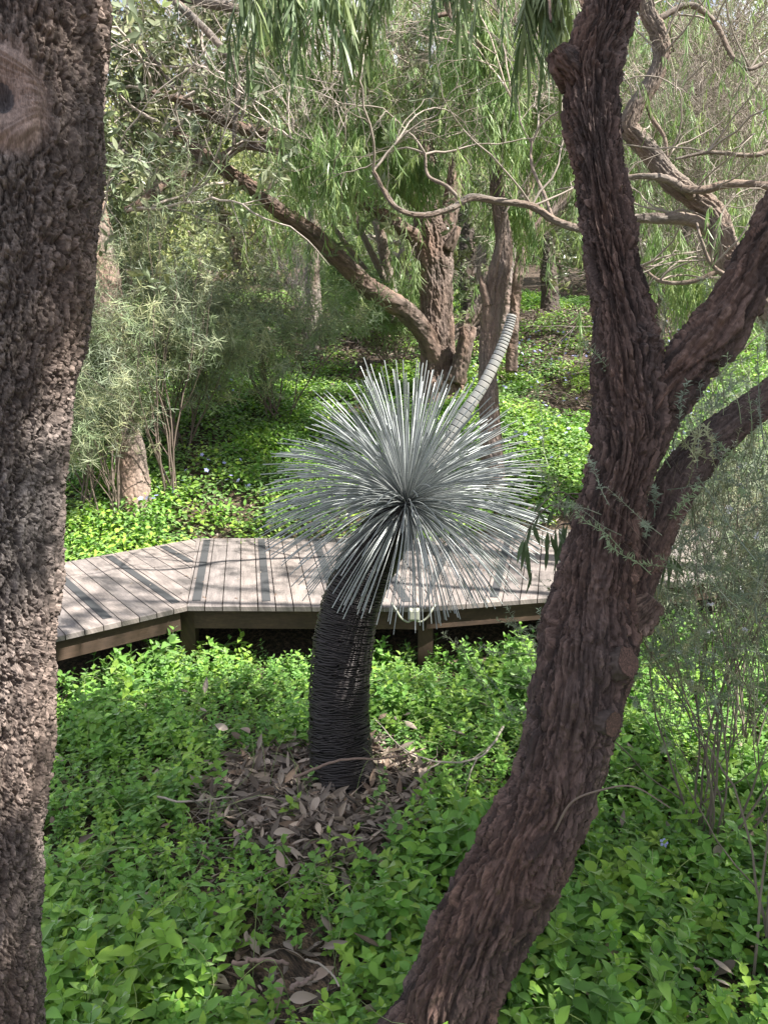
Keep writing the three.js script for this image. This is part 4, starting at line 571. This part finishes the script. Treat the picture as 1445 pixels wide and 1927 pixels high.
{ // the wood beyond, one mass
  const list = []; for (let k = 0; k < 2600; k++) { const x = rr(-26, 26), z = -rr(30, 44), h = rr(0, 1); list.push(anyWay(1.6, 3)(V(x, ground(x, z) + h * (1.9 + 1.6 * n3(x * 0.16, 1, 0) + 1.6 * smooth(x, -4, 10)), z))); }
  tag(partStuff('distant_woodland', LV.far, M.far, list, scene, GREENS), 'hazy grey-green woodland closing the view far behind the trees', 'woodland', null, 'stuff');
}
// ------------------------------------------------------------------ shrubs
function shrub(name, label, base, { stems, h, spread, geo, mat, per, s0, s1, level = 2, kids = [4, 4], twig = M.twigBrown, r = 0.012, side = 2, fan = [-1, 1], keep = 1 }) {
  const t = thing(name, base, label, 'shrub'), s = []; for (let k = 0; k < stems; k++) { const a = rr(0, 6.283); s.push([base.clone().add(V(rr(-0.08, 0.08), -0.03, rr(-0.08, 0.08))), V(rr(...fan) * spread, 1, Math.sin(a) * spread * 0.7), h * rr(0.35, 0.5), r, level]); }
  const b = boughs(s, { wiggle: 0.16, spread: 0.55, kids, lift: 0.6, droop: 0.2, side }); part('stem', lineGeo(b.lines), twig, t);
  partStuff('foliage', geo, mat, leaves(b.tips.filter(() => R() < keep), per, s0, s1, 0, 0.05), t, GREENS); return t;
}
const AC = { geo: LV.acacia, mat: M.acacia, per: 1, s0: 0.85, s1: 1.35, r: 0.01 };
shrub('wattle_shrub', 'grey-green fine-leaved shrub around the reddish trunk, just behind the boardwalk', G(320, 945), { ...AC, geo: LV.acaciaFine, stems: 8, h: 2.2, spread: 0.28, level: 3, kids: [3, 3, 2], side: 3, s0: 0.7, s1: 1.15, keep: 0.36 });
shrub('wattle_shrub', 'rounded dark grey-green shrub in the middle left, left of the grey trunk', G(525, 800), { ...AC, stems: 9, h: 1.5, spread: 0.75, kids: [4, 3] });
shrub('wattle_shrub', 'tall feathery grey-green shrub between reddish trunk and middle left shrub', G(345, 850), { ...AC, geo: LV.acaciaFine, side: 3, stems: 8, h: 1.95, spread: 0.5, kids: [4, 4], per: 2 });
shrub('wattle_shrub', 'small feathery shrub in front of the foot of the reddish trunk', G(212, 990), { ...AC, geo: LV.acaciaFine, stems: 7, h: 1.3, spread: 0.35, level: 3, kids: [3, 3, 2], side: 3, s0: 0.8, s1: 1.2, keep: 0.55 });
shrub('wattle_shrub', 'low straggly shrub at the boardwalk beside the plated trunk', G(160, 965), { ...AC, geo: LV.acaciaFine, stems: 6, h: 1.6, spread: 0.5, level: 3, kids: [3, 3, 2], side: 3, s0: 0.8, s1: 1.2, keep: 0.5 });
shrub('wattle_shrub', 'dim fine-leaved shrub behind the reddish trunk', G(215, 820), { ...AC, stems: 8, h: 2.1, spread: 0.6 });
shrub('bank_shrub', 'small light green shrub at the foot of the paperbark, left side', G(740, 700), { ...AC, mat: M.weeping, stems: 8, h: 1.3, spread: 0.8 });
shrub('bank_shrub', 'low green shrub in front of the dark brush pile', G(680, 640), { ...AC, mat: M.weeping, stems: 8, h: 1.5, spread: 0.9 });
const RO = { geo: LV.rosemary, mat: M.rosemary, per: 1, s0: 0.7, s1: 1.15, side: 3, r: 0.007, twig: std([0.17, 0.14, 0.115]) };
const rosemary = shrub('coastal_rosemary_shrub', 'grey-leaved shrub with small white flowers on the right, in front of the boardwalk', G(1325, 1620), { ...RO, stems: 13, h: 1.65, spread: 0.4, level: 3, kids: [3, 3, 2], fan: [-0.7, 1.1] });
shrub('coastal_rosemary_shrub', 'nearest grey-leaved shrub with bare stems in the lower right corner', G(1440, 1840), { ...RO, stems: 5, h: 1.5, spread: 0.35, level: 3, kids: [3, 2, 2], fan: [-0.2, 1] });
shrub('coastal_rosemary_shrub', 'loose grey-leaved shrub at the right edge just before the boardwalk', G(1380, 1430), { ...RO, stems: 12, h: 1.5, spread: 0.55, level: 3, kids: [3, 3, 2], fan: [-0.8, 0.6] });
{ // its flowers
  const m = new Mesher(); for (let k = 0; k < 5; k++) { const a = k * 1.2566, dir = V(Math.cos(a), 0.35, Math.sin(a)); m.leaf(leafAt(V(0, 0, 0), dir, UP), 0.011, 0.008, { seg: 3, bend: 0.3 }); } const g = m.geometry(), white = leafMat([0.72, 0.72, 0.78], 0.2);
  for (const [x, y] of [[1336, 1138], [1398, 875], [1390, 915], [1338, 1192], [1400, 1182], [1278, 1222], [1310, 1222], [1262, 1028], [1255, 1060], [1395, 1110], [1265, 850], [1375, 960], [1420, 1010], [1300, 1290]]) for (let k = 0; k < 3; k++) { const p = P(x + rr(-6, 6), y + rr(-6, 6), 2.75 + rr(-0.1, 0.1)); part('flower', g.clone().applyQuaternion(yawTilt(rr(0, 6), rr(0.3, 1.4))).translate(p.x, p.y, p.z), white, rosemary); }
}
// ------------------------------------------------------------------ ground cover
const bare = [[P(0, 0, 1), 0]];
const litterSpots = [[G(592, 1515), 0.52, 0.37], [G(625, 1600), 0.36, 0.2], [G(520, 1860), 0.24, 0.16], [G(1045, 605), 2.4, 3.0], [G(1085, 765), 0.55, 0.6], [G(690, 645), 1.7, 2.2]];
const inLitter = (x, z) => litterSpots.some(([c, a, b]) => ((x - c.x) / a) ** 2 + ((z - c.z) / b) ** 2 < 1 + 0.5 * n3(x * 5, 3, z * 5));
{
  const cast = [[], [], []], far = [];
  for (let z = -1.0; z > -4.95; z -= 0.043) for (let x = -1.2 + z * 0.55; x < 1.5 - z * 0.6; x += 0.043) {
    const px = x + rr(-0.03, 0.03), pz = z + rr(-0.03, 0.03); if (onDeck(px, pz, 0.0) && pz < -4.6 - 0 * px || onDeck(px, pz, -0.12) || (inLitter(px, pz) && R() < 0.975)) continue;
    if (Math.hypot(px - rightTree.position.x, pz - rightTree.position.z) < 0.12) continue;
    const patch = 0.8 + 0.35 * n3(px * 1.3, 1, pz * 1.3) + 0.15 * n3(px * 4, 8, pz * 4), near = pz < -4.1 ? 0.95 : 1; if (R() > 0.7 + patch * 0.35) continue;
    cast[Math.floor(R() * 3)].push(mat4(V(px, ground(px, pz) - 0.01, pz), yawTilt(rr(0, 6.283), rr(0, 0.5)), patch * rr(0.75, 1.3) * near * (1 + 0.08 * smooth(pz, -2.9, -2.1))));
  }
  cast.forEach((l, i) => tag(partStuff('periwinkle_ground_cover', LV.vinca[i], M.vinca, l, scene, [[1, 1, 1], [0.85, 0.95, 1.0], [1.3, 1.1, 0.8], [0.6, 0.75, 0.85], [1.1, 1.06, 0.75], [0.8, 0.92, 0.95]]), ['glossy green periwinkle covering the ground in front of the boardwalk', 'upright periwinkle shoots mixed through the near ground cover', 'tall periwinkle shoots standing above the near ground cover'][i], 'ground cover', null, 'stuff'));
  for (let z = -5.2; z > -17; z -= 0.1) for (let x = z * 0.62 - 0.5; x < -z * 0.62 + 0.5; x += 0.1) {
    const px = x + rr(-0.06, 0.06), pz = z + rr(-0.06, 0.06); if (onDeck(px, pz, 0.0) || (inLitter(px, pz) && R() < 0.9)) continue;
    const patch = 0.8 + 0.35 * n3(px * 0.9, 4, pz * 0.9), thin = smooth(-pz, 9, 15) * (px < 0.5 ? 0.85 : 0.35); if (R() < thin || (n3(px * 0.7 + 4, 1, pz * 0.7) > 0.3 && R() < 0.65)) continue;
    far.push(mat4(V(px, ground(px, pz) - 0.02, pz), yawTilt(rr(0, 6.283), rr(0, 0.3)), V(1.05, rr(0.8, 1.7) * patch, 1.05)));
  }
  tag(partStuff('periwinkle_ground_cover', LV.carpet, M.vinca, far, scene, [[1, 1, 1], [1.25, 1.12, 0.9], [0.8, 0.9, 0.9], [1.6, 1.25, 1.0], [0.65, 0.75, 0.8]]), 'bright green periwinkle carpet on the bank behind the boardwalk', 'ground cover', null, 'stuff');
  const m = new Mesher(); for (let k = 0; k < 5; k++) { const a = k * 1.2566, dir = V(Math.cos(a), 0.15, Math.sin(a)); m.leaf(leafAt(V(0, 0, 0), dir, UP), 0.018, 0.017, { seg: 3, bend: 0.1, shape: (t) => Math.pow(t, 0.7) }); } const fl = m.geometry(), blue = leafMat([0.38, 0.4, 0.75], 0.25), list = [];
  for (const [x, y, sx, sy, n] of [[1050, 680, 90, 50, 65], [1000, 720, 90, 50, 36], [900, 720, 40, 30, 16], [1260, 640, 50, 40, 26], [300, 960, 60, 40, 12], [420, 930, 60, 30, 10], [1000, 840, 90, 60, 30], [430, 760, 50, 20, 10], [1300, 800, 90, 60, 24]]) for (let k = 0; k < n; k++) { const g = G(x + rr(-sx, sx), y + rr(-sy, sy)); if (onDeck(g.x, g.z)) continue; list.push(mat4(g.add(V(0, rr(0.14, 0.24), 0)), yawTilt(rr(0, 6), rr(0, 1.2)), rr(0.9, 1.4))); }
  tag(partStuff('periwinkle_flowers', fl, blue, list, scene), 'pale blue periwinkle flowers scattered over the bank', 'flowers', null, 'stuff');
  const g = G(1233, 1650).add(V(0, 0.17, 0.05)), f = part('periwinkle_flower', fl.clone().rotateX(0.9).translate(g.x, g.y, g.z), blue, scene); tag(f, 'single blue flower low on the right among the shaded green leaves', 'flower');
  // grass-like runners between the leaves
  const rn = new Mesher(); for (let k = 0; k < 150; k++) { const z = -rr(1.7, 4.2), x = rr(z * 0.5, -z * 0.5), y = ground(x, z), a = rr(0, 6.28), L = rr(0.2, 0.5), p = curve([V(x, y + 0.03, z), V(x + Math.cos(a) * L * 0.3, y + rr(0.16, 0.26), z + Math.sin(a) * L * 0.3), V(x + Math.cos(a) * L * 0.7, y + rr(0.16, 0.26), z + Math.sin(a) * L * 0.7), V(x + Math.cos(a + 0.4) * L, y + rr(0.02, 0.15), z + Math.sin(a + 0.4) * L)], 10); rn.tube(p, taper(0.0016, 0.0008, 11), 3); }
  const runners = part('runner_stems', rn.geometry(), leafMat([0.2, 0.27, 0.08], 0.2), scene); tag(runners, 'thin pale green runner stems arching between the near periwinkle leaves', 'plant stems', null, 'stuff');
}
// ------------------------------------------------------------------ litter, sticks
{
  const list = [[], []];
  const strew = (c, a, b, n, lift = 0.02) => { for (let k = 0; k < n; k++) { const r = Math.sqrt(R()), q = rr(0, 6.283), x = c.x + Math.cos(q) * r * a, z = c.z + Math.sin(q) * r * b; list[Math.floor(R() * 2)].push(mat4(V(x, ground(x, z) + rr(0.004, lift), z), new THREE.Quaternion().setFromEuler(new THREE.Euler(rr(-0.7, 0.7), rr(0, 6.28), rr(-0.9, 0.9))), rr(0.4, 1.0))); } };
  strew(litterSpots[0][0], 0.5, 0.36, 3200, 0.12); strew(litterSpots[1][0], 0.35, 0.2, 1000, 0.1); strew(litterSpots[2][0], 0.26, 0.18, 80, 0.04); strew(litterSpots[3][0], 2.6, 3.2, 5200, 0.06); strew(litterSpots[4][0], 0.6, 0.6, 260, 0.05); strew(litterSpots[5][0], 1.9, 2.4, 3000, 0.06); strew(V(0.5, 0, -9), 4.5, 3.2, 900, 0.12); strew(V(0, 0, -3), 2, 1.2, 340, 0.16); strew(G(700, 1560), 0.35, 0.2, 300, 0.06);
  { const on = []; for (let k = 0; k < 70; k++) { const p = onPlane(rr(110, 1440), rr(1000, 1135), DECK); if (onDeck(p.x, p.z, -0.03)) on.push(mat4(p.add(V(0, 0.008, 0)), yawTilt(rr(0, 6.28), rr(-0.1, 0.1)), rr(0.25, 0.6))); } tag(partStuff('deck_leaves', LV.dry[0], M.dry, on, scene, [[1, 1, 1], [0.6, 0.5, 0.45]]), 'small dry leaves fallen on the boards of the boardwalk', 'dead leaves', null, 'stuff'); }
  list.forEach((l, i) => tag(partStuff('leaf_litter', LV.dry[i], M.dry, l, scene, [[1, 1, 1], [0.6, 0.58, 0.58], [1.4, 1.38, 1.36], [0.8, 0.68, 0.6], [0.45, 0.42, 0.4], [1.7, 1.65, 1.6]]), ['curled dead leaves heaped round the sculpture foot and on the bank', 'flat dead leaves strewn over the litter patches'][i], 'leaf litter', null, 'stuff'));
  const big = [[515, 1568, 'pale dead leaf standing upright in the green below the sculpture'], [535, 1632, 'long grey dead leaf under the litter heap, left of its lowest point'], [905, 1552, 'tan dead leaf in the green left of the stringybark'], [430, 1372, 'tan dead leaf lying on green leaves left of the sculpture trunk'], [470, 1380, 'smaller tan dead leaf right beside the one left of the sculpture trunk'], [1010, 1802, 'pale curled dead leaf in the green right of the stringybark foot'], [1045, 1785, 'dead leaf beside the pale curled one right of the stringybark foot'], [1120, 1880, 'whitish dead leaf at the bottom edge right of the stringybark'], [1140, 1770, 'grey dead leaf lying flat in the lower right green'], [1350, 1590, 'large brown dead leaf caught in the bare shrub stems'], [1395, 1545, 'brown dead leaf caught high in the bare shrub stems'], [530, 1840, 'tan dead leaf in the bare patch at the bottom'], [545, 1880, 'long pale dead leaf at the bottom of the bare patch'], [590, 1845, 'pinkish dead leaf right in the bare patch at the bottom'], [440, 1575, 'brown dead leaf left of the litter heap'], [600, 1500, 'brown leaf on top of the litter heap in front of the wire trunk']];
  const gd = new Mesher(); gd.leaf(leafAt(V(0, 0, 0), V(0, 0, 1), V(0, 1, 0)), 0.088, 0.034, { seg: 8, bend: 0.35, fold: 0.5, shape: (t) => Math.sin(Math.PI * Math.pow(t, 0.7)) }); const blade = gd.geometry();
  big.forEach(([x, y, label], i) => { const g = G(x, y + 60), p = P(x, y, g.clone().sub(CAM).dot(ray(722.5, 963.5)) * 0.985), q = new THREE.Quaternion().setFromEuler(new THREE.Euler(rr(0.1, 0.7), rr(0, 6.28), rr(-0.5, 0.5))); const m = part('dry_leaf', blade.clone().scale(1, 1, 1).applyQuaternion(q).translate(p.x, p.y, p.z), leafMat(i % 3 ? [0.3, 0.225, 0.18] : [0.38, 0.31, 0.26], 0.15), scene); tag(m, label, 'dead leaf', 'dead leaves lying loose'); });
  const stick = (label, pts, r0, r1, rgb, kids = []) => { const p = pts.map(([x, y, up]) => { const g = G(x, y); return P(x, y, g.clone().sub(CAM).dot(ray(722.5, 963.5)) - (up ?? 0.12)).add(V(0, 0.09, 0)); }), t = thing('fallen_branch', p[0].clone(), label, 'branch'), mt = std(rgb, 0.95), mk = (q, a, b, n) => { const m = new Mesher(), c = curve(q, 20); for (const v of c) v.add(V(rr(-1, 1), rr(-1, 1), rr(-1, 1)).multiplyScalar(a * 0.55)); m.tube(c, taper(a, b, c.length), 7); part(n, m.geometry(), mt, t); }; mk(p, r0, r1, 'stem'); for (const [k, x, y] of kids) { const a = p[k], b = P(x, y, a.clone().sub(CAM).dot(ray(722.5, 963.5)) + rr(-0.05, 0.03)); mk([a, a.clone().lerp(b, 0.5).add(V(rr(-0.02, 0.02), rr(0, 0.02), 0)), b], r0 * 0.6, r1 * 0.7, 'side_twig'); } };
  stick('brown stick lying across the front of the sculpture foot', [[555, 1497, 0.3], [600, 1480, 0.32], [640, 1466, 0.33], [700, 1464, 0.33], [760, 1456, 0.25], [800, 1442, 0.15]], 0.007, 0.003, [0.2, 0.14, 0.115]);
  stick('pale forked branch lying right of the sculpture foot', [[945, 1400, 0.15], [925, 1435, 0.15], [895, 1462, 0.15], [830, 1468, 0.15], [770, 1450, 0.15], [705, 1385, 0.15]], 0.0065, 0.002, [0.36, 0.31, 0.27], [[2, 870, 1515], [3, 780, 1482], [1, 800, 1490]]);
  stick('thin pale twig in the green left of the litter heap', [[300, 1535], [350, 1545], [400, 1540], [450, 1535]], 0.005, 0.003, [0.33, 0.28, 0.24], [[2, 395, 1580]]);
  stick('short brown stick in the bare patch at the bottom', [[440, 1862], [480, 1852], [520, 1855], [545, 1860]], 0.008, 0.006, [0.18, 0.13, 0.11]);
  stick('second stick in the bare patch at the bottom, lying lower and to the right', [[550, 1905], [575, 1895], [595, 1880]], 0.008, 0.005, [0.19, 0.14, 0.12]);
  stick('grey twig arching right of the bare patch at the bottom', [[575, 1852], [600, 1860], [625, 1880], [640, 1905]], 0.004, 0.003, [0.3, 0.26, 0.22]);
  const tw = []; for (let k = 0; k < 420; k++) { const c = litterSpots[R() < 0.75 ? 0 : 1][0], a = rr(0, 6.28), r = Math.sqrt(R()) * 0.5, x = c.x + Math.cos(a) * r, z = c.z + Math.sin(a) * r * 0.7; tw.push([V(x, ground(x, z) + rr(0.02, 0.1), z), rr(0, 6.28), rr(-0.25, 0.25), rr(0.08, 0.3)]); }
  const m = new Mesher(); for (const [p, a, e, L] of tw) { const d = V(Math.cos(a), e, Math.sin(a)), s = V(-Math.sin(a), 0, Math.cos(a)); const c = [p, p.clone().addScaledVector(d, L * 0.35).addScaledVector(s, rr(-0.02, 0.02)), p.clone().addScaledVector(d, L * 0.7).addScaledVector(s, rr(-0.03, 0.03)), p.clone().addScaledVector(d, L)]; m.tube(c, taper(rr(0.0018, 0.004), 0.001, 4), 4); }
  tag(part('twig_litter', m.geometry(), std([0.26, 0.21, 0.18], 0.95), scene), 'small twigs tangled through the dead leaves at the sculpture foot', 'twigs', null, 'stuff');
}
{ // dark brush heap and dead twigs on the bank
  const c = G(660, 655), t = thing('brush_pile', c, 'dark heap of dead branches on the bank left of the paperbark', 'brush pile'), o = { lines: [], tips: [] }; for (let k = 0; k < 60; k++) { const a = rr(0, 6.28); grow(c.clone().add(V(rr(-0.9, 0.7), rr(0, 0.4), rr(-0.6, 0.3))), V(Math.cos(a), rr(0.05, 0.7), Math.sin(a)), rr(0.5, 1.2), rr(0.006, 0.02), 1, { wiggle: 0.22, spread: 0.7, kids: [4] }, o); }
  part('branches', lineGeo(o.lines), std([0.1, 0.08, 0.07]), t);
  const c2 = G(1085, 770), t2 = thing('brush_pile', c2, 'small heap of dead twigs on the green bank left of the stringybark', 'brush pile'), o2 = { lines: [], tips: [] }; for (let k = 0; k < 26; k++) { const a = rr(0, 6.28); grow(c2.clone().add(V(rr(-0.25, 0.25), 0.05, rr(-0.25, 0.25))), V(Math.cos(a), rr(0.1, 0.6), Math.sin(a)), rr(0.2, 0.4), 0.005, 1, { wiggle: 0.2, spread: 0.8, kids: [3] }, o2); } part('branches', lineGeo(o2.lines), M.twigBrown, t2);
  const c3 = P(570, 520, 13), t3 = thing('bare_bush', V(c3.x, ground(c3.x, c3.z), c3.z), 'leafless grey twiggy bush far behind the slanting limb', 'shrub'), o3 = { lines: [], tips: [] }; for (let k = 0; k < 26; k++) grow(t3.position.clone(), V(rr(-0.9, 0.9), 1, rr(-0.6, 0.6)), rr(0.6, 0.9), 0.01, 2, { wiggle: 0.18, spread: 0.6, kids: [4, 4] }, o3); part('branches', lineGeo(o3.lines, 3), std([0.3, 0.26, 0.25]), t3);
  const c4 = P(1330, 300, 8), t4 = thing('bare_bush', V(c4.x, ground(c4.x, c4.z), c4.z), 'leafless twig thicket behind the twisted tree', 'shrub'), o4 = { lines: [], tips: [] }; for (let k = 0; k < 24; k++) grow(t4.position.clone(), V(rr(-0.6, 0.6), 1, rr(-0.4, 0.4)), rr(1.1, 1.5), 0.014, 2, { wiggle: 0.2, spread: 0.7, kids: [5, 4] }, o4); part('branches', lineGeo(o4.lines, 3), std([0.24, 0.2, 0.19]), t4);
}
// ------------------------------------------------------------------ crowns over the view that throw the dappled shade; their trunks stand beside and behind the camera
{
  const over = (name, label, base, hubs, geo, mat, spread) => {
    const b0 = V(base[0], 0, base[1]), t = thing(name, b0, label, 'tree'), top = hubs.reduce((s, h) => s.add(V(h[0], h[1], h[2])), V(0, 0, 0)).divideScalar(hubs.length), fork = b0.clone().lerp(top, 0.55).setY(2.7);
    part('trunk', limb([{ p: b0.clone().setY(-0.1), r: 0.17 }, { p: b0.clone().lerp(fork, 0.5).setY(1.3), r: 0.14 }, { p: fork, r: 0.11 }], { cell: 0.02, bark: fibrous(0.02), ...MIDBARK }), barkMat, t);
    const all = []; const m = new Mesher(), o = { lines: [], tips: [] };
    for (const [x, y, z, r, n] of hubs) { const h = V(x, y, z), p = curve([fork, fork.clone().lerp(h, 0.5).add(V(0, -0.3, 0)), h], 10); m.tube(p, taper(0.06, 0.02, 11), 7); for (let k = 0; k < 5; k++) grow(h, V(rr(-1, 1), rr(-0.3, 0.8), rr(-1, 1)), r * 0.7, 0.013, 1, { wiggle: 0.3, spread: 0.9, kids: [4] }, o); for (let k = 0; k < n; k++) { let q; do q = V(rr(-1, 1), rr(-1, 1), rr(-1, 1)); while (q.lengthSq() > 1); all.push((geo === LV.gum ? anyWay : hang)(1, 1.7)(h.clone().add(q.multiply(V(r, r * 0.55, r))))); } }
    part('branch', m.geometry(), M.twigBrown, t); part('twigs', lineGeo(o.lines), M.twigBrown, t); partStuff('crown', geo, mat, all, t, GREENS);
  };
  const shade = (x, z, y, up, r, n) => { const k = (up - y) / SUN.y; return [x + SUN.x * k, up, z + SUN.z * k, r, n]; };   // a bough on the sun's line from a shaded place
  over('shade_tree', 'tree right of the camera whose crown shades the stringybark', [3.4, 0.2], [shade(0.75, -2.3, 1.6, 5.2, 0.75, 95), shade(0.8, -2.35, 2.6, 5.6, 0.7, 90), shade(0.45, -2.2, 0.7, 5, 0.5, 60), shade(1.5, -2.4, 0.2, 5.4, 0.8, 80), shade(1.0, -2.5, 0.2, 5.9, 0.55, 52), shade(1.3, -3.1, 0.2, 5.7, 0.5, 34), shade(0.7, -2.1, 0.2, 5.2, 0.4, 34)], LV.gum, M.gum);
  over('shade_tree', 'tree behind the camera whose crown shades the nearest ground cover', [2.2, 1.6], [shade(-1.0, -2.0, 0.2, 5.4, 0.4, 30), shade(-0.35, -2.0, 0.2, 5, 0.5, 46), shade(0.3, -1.9, 0.2, 5.3, 0.5, 44), shade(-0.95, -2.45, 0.2, 5.6, 0.32, 24), shade(-1.2, -3.4, 0.2, 6, 0.27, 26), shade(-0.3, -3.05, 0.2, 6.2, 0.3, 22)], LV.gum, M.gum);
  over('shade_tree', 'tree above the boardwalk whose crown dapples the boards', [4.6, -4.4], [shade(-0.7, -5.1, 0.45, 6, 0.7, 26), shade(0.9, -5.5, 0.45, 6.4, 0.8, 26), shade(-1.8, -4.6, 0.45, 6.2, 0.6, 26), shade(0.1, -4.0, 0.2, 5.8, 0.4, 26)], LV.weeping, M.weeping);
  over('shade_tree', 'tree whose crown shades the upper part of the plated trunk', [1.6, 2.4], [shade(-0.75, -1.5, 2.7, 6, 0.6, 90), shade(-0.7, -1.55, 2.15, 5.6, 0.35, 45), shade(-0.7, -1.5, 0.35, 5, 0.4, 60)], LV.gum, M.gum);
}
renderer.render(scene, camera);
